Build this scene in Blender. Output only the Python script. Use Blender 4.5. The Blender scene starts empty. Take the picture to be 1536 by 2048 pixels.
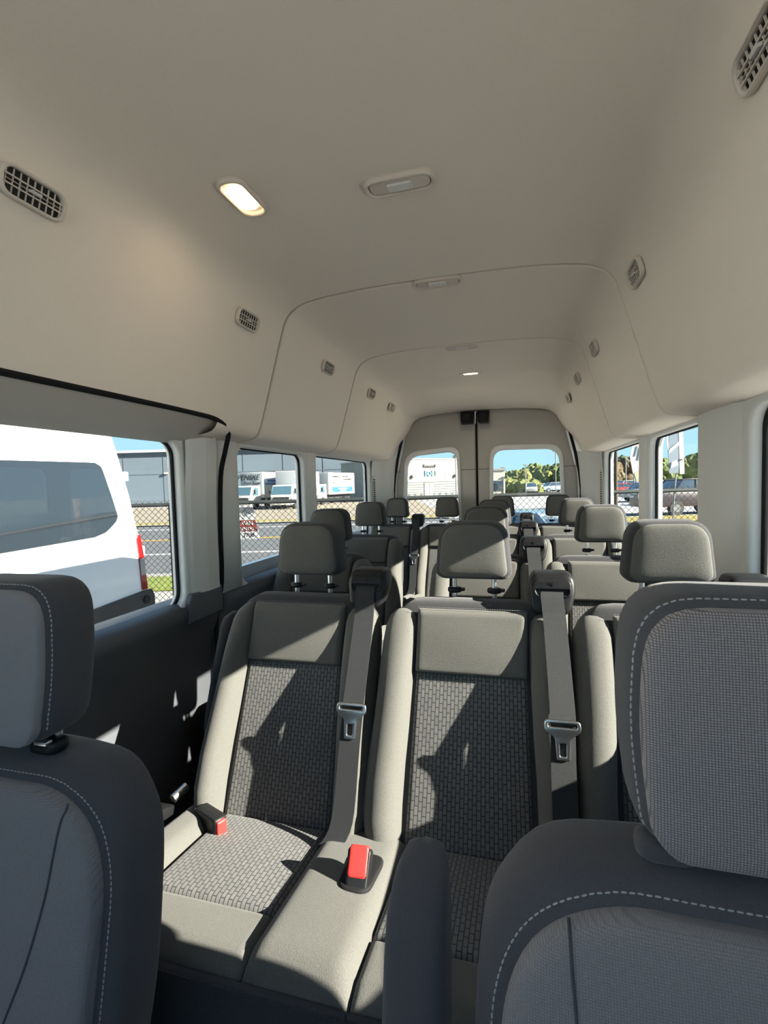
import bpy, bmesh, math, random
from mathutils import Vector, Matrix
random.seed(7)
scn = bpy.context.scene
COL = scn.collection
PI = math.pi

# ------------------------------------------------------------------ camera
CAM = Vector((.28, 0, 1.25)); FPX = 980.0
def nrm(v): return v / math.sqrt(v.dot(v))
_ax = nrm(Vector((272, -61, FPX))); _la = -Vector((-3521, 46, FPX)); _la = nrm(_la - _ax * _la.dot(_ax))
_up = _la.cross(_ax)
if _up.y > 0: _up = -_up
# rows: world axes expressed in camera axes (x right, y down, z forward)
right = Vector((_la.x, _ax.x, _up.x)); down = Vector((_la.y, _ax.y, _up.y)); fwd = Vector((_la.z, _ax.z, _up.z))
cd = bpy.data.cameras.new('camera'); cam = bpy.data.objects.new('camera', cd); COL.objects.link(cam)
cd.sensor_fit = 'VERTICAL'; cd.sensor_height = 36; cd.lens = FPX / 2048 * 36; cd.clip_start = .02; cd.clip_end = 600
R3 = Matrix((right, -down, -fwd)).transposed()
cam.matrix_world = Matrix.Translation(CAM) @ R3.to_4x4()
scn.camera = cam
GZ = -.72                                     # ground level outside; van floor is 0
NX, NY = -.268, .9634                         # direction looking out over the fence
RX, RY = .9634, .268
ROT = math.atan2(RY, RX)
def hor(x): return 963 + .028 * (1040 - x)
def E(x, y, d):                               # a sight line at distance d to a point of the place
    s = (x - 768) * d / FPX
    return Vector((CAM.x + s * RX + d * NX, CAM.y + s * RY + d * NY, 1.25 + (hor(x) - y) * d / FPX))
def EG(x, d):
    p = E(x, 0, d); p.z = GZ; return p

# ------------------------------------------------------------------ materials
def lin(c): return tuple(((v / 255) / 12.92 if v <= 10 else (((v / 255) + .055) / 1.055) ** 2.4) for v in c) + (1,)
MATS = {}
def base_mat(name):
    m = bpy.data.materials.new(name); m.use_nodes = True
    nt = m.node_tree; b = nt.nodes['Principled BSDF']
    return m, nt, b
def mat(name, col, rough=.6, metal=0, spec=.5, ns=60, na=.06, bump=0, bs=400, sheen=0, coat=0):
    if name in MATS: return MATS[name]
    m, nt, b = base_mat(name)
    b.inputs['Roughness'].default_value = rough; b.inputs['Metallic'].default_value = metal
    b.inputs['Specular IOR Level'].default_value = spec
    if sheen: b.inputs['Sheen Weight'].default_value = sheen; b.inputs['Sheen Roughness'].default_value = .5
    if coat: b.inputs['Coat Weight'].default_value = coat; b.inputs['Coat Roughness'].default_value = .04
    tc = nt.nodes.new('ShaderNodeTexCoord')
    n = nt.nodes.new('ShaderNodeTexNoise'); n.inputs['Scale'].default_value = ns; n.inputs['Detail'].default_value = 3
    nt.links.new(tc.outputs['Object'], n.inputs['Vector'])
    mx = nt.nodes.new('ShaderNodeMix'); mx.data_type = 'RGBA'
    c = col if len(col) == 4 else tuple(col) + (1,)
    mx.inputs[6].default_value = tuple(max(0, v * (1 - na)) for v in c[:3]) + (1,)
    mx.inputs[7].default_value = tuple(min(1, v * (1 + na)) for v in c[:3]) + (1,)
    nt.links.new(n.outputs['Fac'], mx.inputs[0]); nt.links.new(mx.outputs[2], b.inputs['Base Color'])
    if bump:
        n2 = nt.nodes.new('ShaderNodeTexNoise'); n2.inputs['Scale'].default_value = bs; n2.inputs['Detail'].default_value = 2
        nt.links.new(tc.outputs['Object'], n2.inputs['Vector'])
        bp = nt.nodes.new('ShaderNodeBump'); bp.inputs['Strength'].default_value = bump; bp.inputs['Distance'].default_value = .002
        nt.links.new(n2.outputs['Fac'], bp.inputs['Height']); nt.links.new(bp.outputs[0], b.inputs['Normal'])
    MATS[name] = m; return m
def fabric(name, col, speck=.35, sc=420, bump=.5):
    if name in MATS: return MATS[name]
    m = mat(name, col, rough=.95, spec=.15, ns=sc, na=speck, bump=bump, bs=700, sheen=.12)
    return m
def woven(name, c1, c2, mortar, bw, rh, ms, bump=.8, swap=True, offs=.5):
    m, nt, b = base_mat(name)
    b.inputs['Roughness'].default_value = .9; b.inputs['Specular IOR Level'].default_value = .15
    b.inputs['Sheen Weight'].default_value = .12
    uv = nt.nodes.new('ShaderNodeUVMap'); uv.uv_map = 'UVMap'
    sp = nt.nodes.new('ShaderNodeSeparateXYZ'); cb = nt.nodes.new('ShaderNodeCombineXYZ')
    nt.links.new(uv.outputs[0], sp.inputs[0])
    nt.links.new(sp.outputs[1 if swap else 0], cb.inputs[0]); nt.links.new(sp.outputs[0 if swap else 1], cb.inputs[1])
    br = nt.nodes.new('ShaderNodeTexBrick'); br.offset = offs
    br.inputs['Scale'].default_value = 1; br.inputs['Brick Width'].default_value = bw; br.inputs['Row Height'].default_value = rh
    br.inputs['Mortar Size'].default_value = ms; br.inputs['Mortar Smooth'].default_value = .25
    br.inputs['Color1'].default_value = c1; br.inputs['Color2'].default_value = c2; br.inputs['Mortar'].default_value = mortar
    nt.links.new(cb.outputs[0], br.inputs['Vector'])
    n = nt.nodes.new('ShaderNodeTexNoise'); n.inputs['Scale'].default_value = 900
    tc = nt.nodes.new('ShaderNodeTexCoord'); nt.links.new(tc.outputs['Object'], n.inputs['Vector'])
    mx = nt.nodes.new('ShaderNodeMix'); mx.data_type = 'RGBA'; mx.blend_type = 'MULTIPLY'; mx.inputs[0].default_value = .55
    nt.links.new(br.outputs['Color'], mx.inputs[6]); nt.links.new(n.outputs['Fac'], mx.inputs[7])
    nt.links.new(mx.outputs[2], b.inputs['Base Color'])
    inv = nt.nodes.new('ShaderNodeMath'); inv.operation = 'SUBTRACT'; inv.inputs[0].default_value = 1
    nt.links.new(br.outputs['Fac'], inv.inputs[1])
    bp = nt.nodes.new('ShaderNodeBump'); bp.inputs['Strength'].default_value = bump; bp.inputs['Distance'].default_value = .002
    nt.links.new(inv.outputs[0], bp.inputs['Height']); nt.links.new(bp.outputs[0], b.inputs['Normal'])
    MATS[name] = m; return m
def glass(name, tint, gloss=.06):
    if name in MATS: return MATS[name]
    m = bpy.data.materials.new(name); m.use_nodes = True; nt = m.node_tree; nt.nodes.clear()
    o = nt.nodes.new('ShaderNodeOutputMaterial'); t = nt.nodes.new('ShaderNodeBsdfTransparent'); g = nt.nodes.new('ShaderNodeBsdfGlossy')
    g.inputs['Roughness'].default_value = .01; t.inputs['Color'].default_value = tint
    mx = nt.nodes.new('ShaderNodeMixShader'); mx.inputs[0].default_value = gloss
    nt.links.new(t.outputs[0], mx.inputs[1]); nt.links.new(g.outputs[0], mx.inputs[2]); nt.links.new(mx.outputs[0], o.inputs[0])
    MATS[name] = m; return m
def emit(name, col, st):
    if name in MATS: return MATS[name]
    m, nt, b = base_mat(name)
    b.inputs['Base Color'].default_value = col; b.inputs['Emission Color'].default_value = col; b.inputs['Emission Strength'].default_value = st
    MATS[name] = m; return m

LINER = mat('headliner_cloth', (.82, .75, .67), .97, spec=.1, ns=350, na=.05, bump=.25, bs=900)
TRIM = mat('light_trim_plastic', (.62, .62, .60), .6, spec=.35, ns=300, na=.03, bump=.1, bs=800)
DOORTRIM = mat('door_trim_plastic', (.52, .49, .445), .6, spec=.35, ns=300, na=.03, bump=.1, bs=800)
DARKP = mat('charcoal_plastic', (.095, .100, .112), .5, spec=.4, ns=200, na=.08, bump=.12, bs=900)
BLACK = mat('black_plastic', (.010, .010, .011), .42, spec=.22, ns=200, na=.1)
RUBBER = mat('black_rubber', (.010, .010, .011), .75, spec=.2, ns=100, na=.1)
FAB = fabric('charcoal_cloth', (.096, .094, .086), .30)
FABD = fabric('dark_band_cloth', (.040, .040, .043), .35)
FABF = fabric('front_seat_cloth', (.21, .20, .21), .12, sc=500, bump=.25)
FABFD = fabric('front_seat_dark_cloth', (.062, .062, .070), .2, sc=500, bump=.25)
WOV = woven('woven_insert_cloth', (.178, .174, .168, 1), (.146, .144, .141, 1), (.045, .046, .052, 1), .0185, .0092, .0011)
MESHF = woven('fine_mesh_cloth', (.38, .345, .355, 1), (.34, .31, .32, 1), (.15, .137, .145, 1), .0025, .0023, .00042, bump=.4, swap=False, offs=0)
MESHL = woven('fine_panel_cloth', (.27, .26, .272, 1), (.255, .245, .258, 1), (.205, .198, .208, 1), .0025, .0023, .0004, bump=.1, swap=False, offs=0)
CHROME = mat('chrome_metal', (.80, .81, .82), .28, metal=1, na=.02)
STEEL = mat('steel_metal', (.48, .48, .47), .28, metal=1, na=.04)
BELT = mat('belt_webbing', (.020, .021, .024), .6, spec=.25, ns=1200, na=.5, bump=.6, bs=1500)
REARTRIM = mat('rear_door_trim_shaded', (.37, .35, .32), .65, spec=.3, ns=300, na=.03, bump=.1, bs=800)  # door trim plastic darkened: shade on the back doors is in the colour
BEZ = mat('lamp_bezel_plastic', (.66, .60, .535), .6, spec=.3, ns=200, na=.03)
RED = mat('red_plastic', (.75, .03, .025), .4, na=.03)
THREAD = mat('pale_thread', (.30, .30, .31), .8, na=.05)
THREADD = mat('grey_thread', (.16, .16, .16), .8, na=.05)
GTINT = glass('tinted_window_glass', (.785, .80, .80, 1), .022)
GCLR = glass('clear_window_glass', (.94, .96, .95, 1), .04)
FLOORM = mat('floor_vinyl', (.035, .036, .04), .7, ns=80, na=.2)
LENS = mat('lamp_lens', (.72, .72, .70), .35, na=.03)
LAMPW = emit('lit_lamp_lens', (1, .80, .50, 1), 9)
LAMPR = emit('lit_rear_lamp_lens', (1, .86, .58, 1), 8)
PAINTW = mat('outer_white_paint', (.80, .80, .78), .35, na=.02, coat=.5)

# ------------------------------------------------------------------ object helpers
def link(name, me, m, parent=None, smooth=True, loc=None, rotz=None):
    o = bpy.data.objects.new(name, me); COL.objects.link(o)
    if m is not None and len(me.materials) == 0: me.materials.append(m)
    if smooth: me.polygons.foreach_set('use_smooth', [True] * len(me.polygons))
    if parent is not None: o.parent = parent
    if loc is not None: o.location = loc
    if rotz is not None: o.rotation_euler = (0, 0, rotz)
    return o
def mesh(name, vs, fs, m, parent=None, smooth=True, uv=None, **k):
    me = bpy.data.meshes.new(name); me.from_pydata([tuple(v) for v in vs], [], fs); me.update()
    if uv is not None:
        l = me.uv_layers.new(name='UVMap')
        for p in me.polygons:
            for li in p.loop_indices: l.data[li].uv = uv[me.loops[li].vertex_index]
    bm = bmesh.new(); bm.from_mesh(me); bmesh.ops.recalc_face_normals(bm, faces=bm.faces); bm.to_mesh(me); bm.free()
    return link(name, me, m, parent, smooth, **k)
def thing(name, label, cat, loc=(0, 0, 0), rotz=0, group=None):
    o = bpy.data.objects.new(name, None); o.empty_display_size = .1; COL.objects.link(o); o.location = loc; o.rotation_euler = (0, 0, rotz)
    return tag(o, label, cat, group)
def tag(o, label, cat, group=None):
    o['label'] = label; o['category'] = cat
    if group: o['group'] = group
    return o
def struct(o, label=None):
    o['kind'] = 'structure'
    if label: o['label'] = label
    return o
def dup(root, loc, label=None, group=None, rotz=None, name=None, swap=None):
    def cp(o, parent):
        c = o.copy(); COL.objects.link(c); c.parent = parent
        if swap and o.type == 'MESH' and o.data.materials and o.data.materials[0].name in swap:
            c.data = o.data.copy(); c.data.materials[0] = swap[o.data.materials[0].name]
        for ch in list(o.children): cp(ch, c)
        return c
    r = cp(root, None); r.location = loc
    if rotz is not None: r.rotation_euler = (0, 0, rotz)
    if label: r['label'] = label
    if group: r['group'] = group
    return r
class MB:                                      # collects simple solids into one mesh
    def __init__(s): s.v = []; s.f = []
    def add(s, vs, fs):
        n = len(s.v); s.v += [Vector(v) for v in vs]; s.f += [[i + n for i in f] for f in fs]; return s
    def box(s, c, d, mtx=None):
        x, y, z = (v / 2 for v in d); c = Vector(c)
        vs = [Vector((sx * x, sy * y, sz * z)) for sx in (-1, 1) for sy in (-1, 1) for sz in (-1, 1)]
        if mtx: vs = [mtx @ v for v in vs]
        return s.add([v + c for v in vs], [(0, 1, 3, 2), (4, 6, 7, 5), (0, 4, 5, 1), (2, 3, 7, 6), (0, 2, 6, 4), (1, 5, 7, 3)])
    def tube(s, pts, r, n=8):
        pts = [Vector(p) for p in pts]; vs = []; fs = []; prev = None
        for i, p in enumerate(pts):
            t = (pts[min(i + 1, len(pts) - 1)] - pts[max(i - 1, 0)]).normalized()
            if prev is None: a = t.orthogonal().normalized()
            else: a = (prev - t * prev.dot(t)).normalized()
            prev = a; b = t.cross(a); rr = r[i] if isinstance(r, (list, tuple)) else r
            vs += [p + (a * math.cos(2 * PI * k / n) + b * math.sin(2 * PI * k / n)) * rr for k in range(n)]
        for i in range(len(pts) - 1):
            for k in range(n): fs.append((i * n + k, i * n + (k + 1) % n, (i + 1) * n + (k + 1) % n, (i + 1) * n + k))
        fs.append(tuple(range(n - 1, -1, -1))); fs.append(tuple((len(pts) - 1) * n + k for k in range(n)))
        return s.add(vs, fs)
    def build(s, name, m, parent=None, smooth=False, bevel=0, seg=2, **k):
        o = mesh(name, s.v, s.f, m, parent, smooth, **k)
        if smooth: o.data.set_sharp_from_angle(angle=.9)
        if bevel:
            bm = bmesh.new(); bm.from_mesh(o.data)
            es = [e for e in bm.edges if len(e.link_faces) == 2 and e.calc_face_angle(0) > .6]
            bmesh.ops.bevel(bm, geom=es, offset=bevel, segments=seg, affect='EDGES', profile=.6, clamp_overlap=True)
            bm.to_mesh(o.data); bm.free()
            o.data.polygons.foreach_set('use_smooth', [True] * len(o.data.polygons))
            o.data.set_sharp_from_angle(angle=.7)
        return o
def rrect(x0, z0, x1, z1, r, n=6):             # rounded rectangle, r one value or four (bl, br, tr, tl)
    if not isinstance(r, (list, tuple)): r = (r,) * 4
    out = []
    for (cx, cz, sx, sz, a0, q) in ((x0, z0, 1, 1, PI, r[0]), (x1, z0, -1, 1, 1.5 * PI, r[1]), (x1, z1, -1, -1, 0, r[2]), (x0, z1, 1, -1, .5 * PI, r[3])):
        for k in range(n + 1):
            a = a0 + k / n * PI / 2
            out.append((cx + sx * q + q * math.cos(a), cz + sz * q + q * math.sin(a)))
    return out
def rpoly(pts, r, n=5):                        # polygon with rounded corners
    out = []; N = len(pts)
    for i in range(N):
        p = Vector(pts[i]).to_2d() if len(pts[i]) > 2 else Vector(pts[i]); a = Vector(pts[i - 1]); b = Vector(pts[(i + 1) % N])
        rr = r[i] if isinstance(r, (list, tuple)) else r
        da = (a - p); db = (b - p); q = min(rr, da.length * .48, db.length * .48)
        A = p + da.normalized() * q; B = p + db.normalized() * q
        for k in range(n + 1):
            t = k / n; out.append(tuple((1 - t) ** 2 * A + 2 * t * (1 - t) * p + t * t * B))
    return out
def plate(name, outlines, depth, bevel, f, m, parent=None, smooth=True, sharp=.6, res=3):
    """a plate of some thickness cut from outlines (first the edge, then holes), placed by f(u,v,w)"""
    cu = bpy.data.curves.new('tmp', 'CURVE'); cu.dimensions = '2D'; cu.fill_mode = 'BOTH'
    cu.extrude = max(depth / 2 - bevel, .0001); cu.bevel_depth = bevel; cu.bevel_resolution = res; cu.offset = -bevel
    for ol in outlines:
        sp = cu.splines.new('POLY'); sp.points.add(len(ol) - 1)
        for i, p in enumerate(ol): sp.points[i].co = (p[0], p[1], 0, 1)
        sp.use_cyclic_u = True
    ob = bpy.data.objects.new('tmp', cu); COL.objects.link(ob)
    dg = bpy.context.evaluated_depsgraph_get(); me = bpy.data.meshes.new_from_object(ob.evaluated_get(dg))
    bpy.data.objects.remove(ob); bpy.data.curves.remove(cu)
    for v in me.vertices: v.co = Vector(f(v.co.x, v.co.y, v.co.z))
    bm = bmesh.new(); bm.from_mesh(me); bmesh.ops.remove_doubles(bm, verts=bm.verts, dist=.0001)
    bmesh.ops.recalc_face_normals(bm, faces=bm.faces); bm.to_mesh(me); bm.free()
    me.materials.clear(); me.name = name
    o = link(name, me, m, parent, smooth)
    if smooth: me.set_sharp_from_angle(angle=sharp)
    return o
def text(name, s, size, f, m, parent=None, shear=0, depth=.002, align='LEFT', sx=1):
    cu = bpy.data.curves.new('tmp', 'FONT'); cu.body = s; cu.size = size; cu.extrude = depth / 2; cu.shear = shear; cu.align_x = align; cu.offset = size * .012
    ob = bpy.data.objects.new('tmp', cu); COL.objects.link(ob)
    dg = bpy.context.evaluated_depsgraph_get(); me = bpy.data.meshes.new_from_object(ob.evaluated_get(dg))
    bpy.data.objects.remove(ob); bpy.data.curves.remove(cu)
    for v in me.vertices: v.co = Vector(f(v.co.x * sx, v.co.y, v.co.z))
    me.materials.clear(); me.name = name
    return link(name, me, m, parent, False)
def resample(ol, n):
    P = [Vector(p) for p in ol]; L = [0]
    for i in range(len(P)): L.append(L[-1] + (P[(i + 1) % len(P)] - P[i]).length)
    out = []; j = 0
    for k in range(n):
        d = L[-1] * k / n
        while L[j + 1] < d: j += 1
        t = (d - L[j]) / max(1e-9, L[j + 1] - L[j]); out.append(P[j].lerp(P[(j + 1) % len(P)], t))
    return out
def puff(name, outline, depth, f, m, parent=None, n=4.0, rings=14, npts=64, ctr=None, front=1.0, uvs=False):
    """pillow-like slab: outline (u,z), bulging depth/2 to the front (-w) and back, placed by f(u,z,w)"""
    O = resample(outline, npts)
    c = Vector(ctr) if ctr else sum(O, Vector((0, 0))) / len(O)
    vs = []; fs = []; uv = []
    for k in range(rings + 1):
        ph = -PI / 2 + PI * k / rings
        cr = max(0, math.cos(ph)); sr = math.sin(ph)
        r = cr ** (2 / n); d = math.copysign(abs(sr) ** (2 / n), sr) * depth / 2
        if d > 0: d *= front
        if k in (0, rings):
            vs.append(f(c.x, c.y, -d)); uv.append((c.x, c.y))
        else:
            for p in O:
                q = c + (p - c) * r; vs.append(f(q.x, q.y, -d)); uv.append((q.x, q.y))
    N = npts
    for j in range(N): fs.append((0, 1 + (j + 1) % N, 1 + j))
    for k in range(rings - 2):
        for j in range(N):
            a = 1 + k * N + j; b = 1 + k * N + (j + 1) % N
            fs.append((a, b, b + N, a + N))
    l = len(vs) - 1; s = 1 + (rings - 2) * N
    for j in range(N): fs.append((l, s + j, s + (j + 1) % N))
    return mesh(name, vs, fs, m, parent, uv=uv if uvs else None)
def pad(name, P, w, h, thick, er, f, m, parent=None, ns=28, nt=36, puffy=0):
    """upholstered pad over the surface P(s,t)->(u,v) sized w x h; thick proud of it, rounded into its seams; f(u,v,w)"""
    vs = []; fs = []; uv = []
    def e(d, r):
        q = min(1, d / r); return math.sqrt(max(0, 1 - (1 - q) ** 2))
    def par(k, n, L):                          # denser near the edges
        x = k / n; return .5 - .5 * math.cos(PI * x) if n > 4 else x
    for j in range(nt + 1):
        t = par(j, nt, h)
        for i in range(ns + 1):
            s = par(i, ns, w)
            hh = thick * e(min(s, 1 - s) * w, er) * e(min(t, 1 - t) * h, er) + puffy * math.sin(PI * s) * math.sin(PI * t)
            a, b = P(s, t)
            vs.append(f(a, b, -hh)); uv.append((s * w, t * h))
    for j in range(nt):
        for i in range(ns):
            a = j * (ns + 1) + i; fs.append((a, a + 1, a + ns + 2, a + ns + 1))
    return mesh(name, vs, fs, m, parent, uv=uv)
def sweep(name, pts, rx, ry, f, m, parent=None, n=20, e=2.4):
    """closed soft tube along pts (u,v,w); radii across (u) and through (w)"""
    vs = []; fs = []
    for i, p in enumerate(pts):
        for k in range(n):
            a = 2 * PI * k / n; c, s = math.cos(a), math.sin(a)
            vs.append(f(p[0] + rx[i] * math.copysign(abs(c) ** (2 / e), c), p[1], p[2] + ry[i] * math.copysign(abs(s) ** (2 / e), s)))
    for i in range(len(pts) - 1):
        for k in range(n): fs.append((i * n + k, i * n + (k + 1) % n, (i + 1) * n + (k + 1) % n, (i + 1) * n + k))
    fs.append(tuple(range(n))); fs.append(tuple((len(pts) - 1) * n + k for k in range(n)))
    return mesh(name, vs, fs, m, parent)
def smooth_line(P, n):                         # Catmull-Rom through 2-D or 3-D points
    P = [Vector(p) for p in P]; out = []
    for i in range(len(P) - 1):
        p0 = P[max(i - 1, 0)]; p1 = P[i]; p2 = P[i + 1]; p3 = P[min(i + 2, len(P) - 1)]
        for k in range(n):
            t = k / n
            out.append(.5 * ((2 * p1) + (p2 - p0) * t + (2 * p0 - 5 * p1 + 4 * p2 - p3) * t * t + (3 * p1 - p0 - 3 * p2 + p3) * t ** 3))
    out.append(P[-1]); return out
def interp(tab, x):
    for (a, va), (b, vb) in zip(tab, tab[1:]):
        if x <= b: return va + (vb - va) * max(0, (x - a) / (b - a))
    return tab[-1][1]
def stitches(name, pts, m, parent, L=.005, gap=.0022, w=.0011):
    mb = MB(); pts = [Vector(p) for p in pts]
    acc = [0]
    for a, b in zip(pts, pts[1:]): acc.append(acc[-1] + (b - a).length)
    def at(d):
        for i in range(len(pts) - 1):
            if d <= acc[i + 1]: return pts[i].lerp(pts[i + 1], (d - acc[i]) / max(1e-9, acc[i + 1] - acc[i]))
        return pts[-1]
    d = 0
    while d + L < acc[-1]:
        mb.tube([at(d), at(d + L / 2) , at(d + L)], [w * .6, w, w * .6], 5); d += L + gap
    return mb.build(name, m, parent, True)

# ------------------------------------------------------------------ the van: headliner, walls, rear doors
HALF = [(0, 1.972), (.16, 1.971), (.30, 1.967), (.42, 1.958), (.50, 1.945), (.55, 1.922), (.578, 1.89), (.594, 1.85), (.62, 1.765), (.65, 1.665), (.682, 1.56), (.702, 1.50), (.714, 1.472), (.732, 1.454), (.76, 1.446), (.80, 1.441), (.875, 1.436)]
RIGHTP = smooth_line(HALF, 5)
PROF = [Vector((-p.x, p.y)) for p in reversed(RIGHTP[1:])] + RIGHTP
def smoothstep(a, b, x):
    t = max(0, min(1, (x - a) / (b - a))); return t * t * (3 - 2 * t)
def liner_pt(p, y, off):
    x, z = p.x, p.y
    z2 = z - .165 * smoothstep(3.30, 3.86, y) * smoothstep(1.45, 1.95, z) ** 1.0
    x2 = x * (1 - .055 * smoothstep(3.30, 3.86, y) * smoothstep(1.5, 1.9, z))
    k = off
    return Vector((x2 * (1 + k * 1.3), y, z2 + k * .9))
def liner(name, ys, off, lb):
    prof = PROF; vs = []; fs = []; n = len(prof)
    rows = [(ys[0], off + .010)] + [(y, off) for y in ys] + [(ys[-1], off + .010)]
    for y, o in rows: vs += [liner_pt(p, y, o) for p in prof]
    for j in range(len(rows) - 1):
        for i in range(n - 1):
            a, b = prof[i], prof[i + 1]
            if max(a.x, b.x) < 0 and max(a.y, b.y) < 1.497 and rows[j + 1][0] < 1.475: continue   # the sliding door header starts here
            fs.append((j * n + i, j * n + i + 1, (j + 1) * n + i + 1, (j + 1) * n + i))
    return struct(mesh(name, vs, fs, LINER), lb)
liner('ceiling', [-.75, -.3, .2, .7, 1.1, 1.47, 1.6, 1.742, 1.747], 0, 'front section of the cloth headliner up to the first seam')
liner('ceiling', [1.765, 1.770, 2.0, 2.3, 2.596, 2.601], 0, 'middle section of the headliner between the two seams')
liner('ceiling', [2.619, 2.624, 2.9, 3.1] + [3.2 + .05 * k for k in range(15)], 0, 'rear section of the headliner sloping down to the back doors')
for k, y in enumerate((1.756, 2.611)):         # dark joint behind each seam
    vs = []; fs = []; n = len(PROF)
    for yy in (y - .03, y + .03): vs += [liner_pt(p, yy, .013) for p in PROF]
    for i in range(n - 1): fs.append((i, i + 1, n + i + 1, n + i))
    struct(mesh('trim_%d' % (k + 1), vs, fs, RUBBER))
# outer roof skin
ROOF = smooth_line([(0, 2.12), (.3, 2.115), (.56, 2.095), (.70, 2.05), (.76, 1.93), (.80, 1.72), (.86, 1.58), (.92, 1.50), (.94, 1.45)], 4)
rp = [Vector((-p.x, p.y)) for p in reversed(ROOF[1:])] + ROOF
vs = []; fs = []; n = len(rp); yy = [-.75, 0, 1, 2, 3, 3.7, 3.9, 4.12]
for y in yy:
    for p in rp: vs.append((p.x, y, p.y - .10 * smoothstep(3.75, 4.05, y) * smoothstep(1.4, 2.0, p.y)))
for j in range(len(yy) - 1):
    for i in range(n - 1): fs.append((j * n + i, j * n + i + 1, (j + 1) * n + i + 1, (j + 1) * n + i))
struct(mesh('roof', vs, fs, PAINTW))

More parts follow.
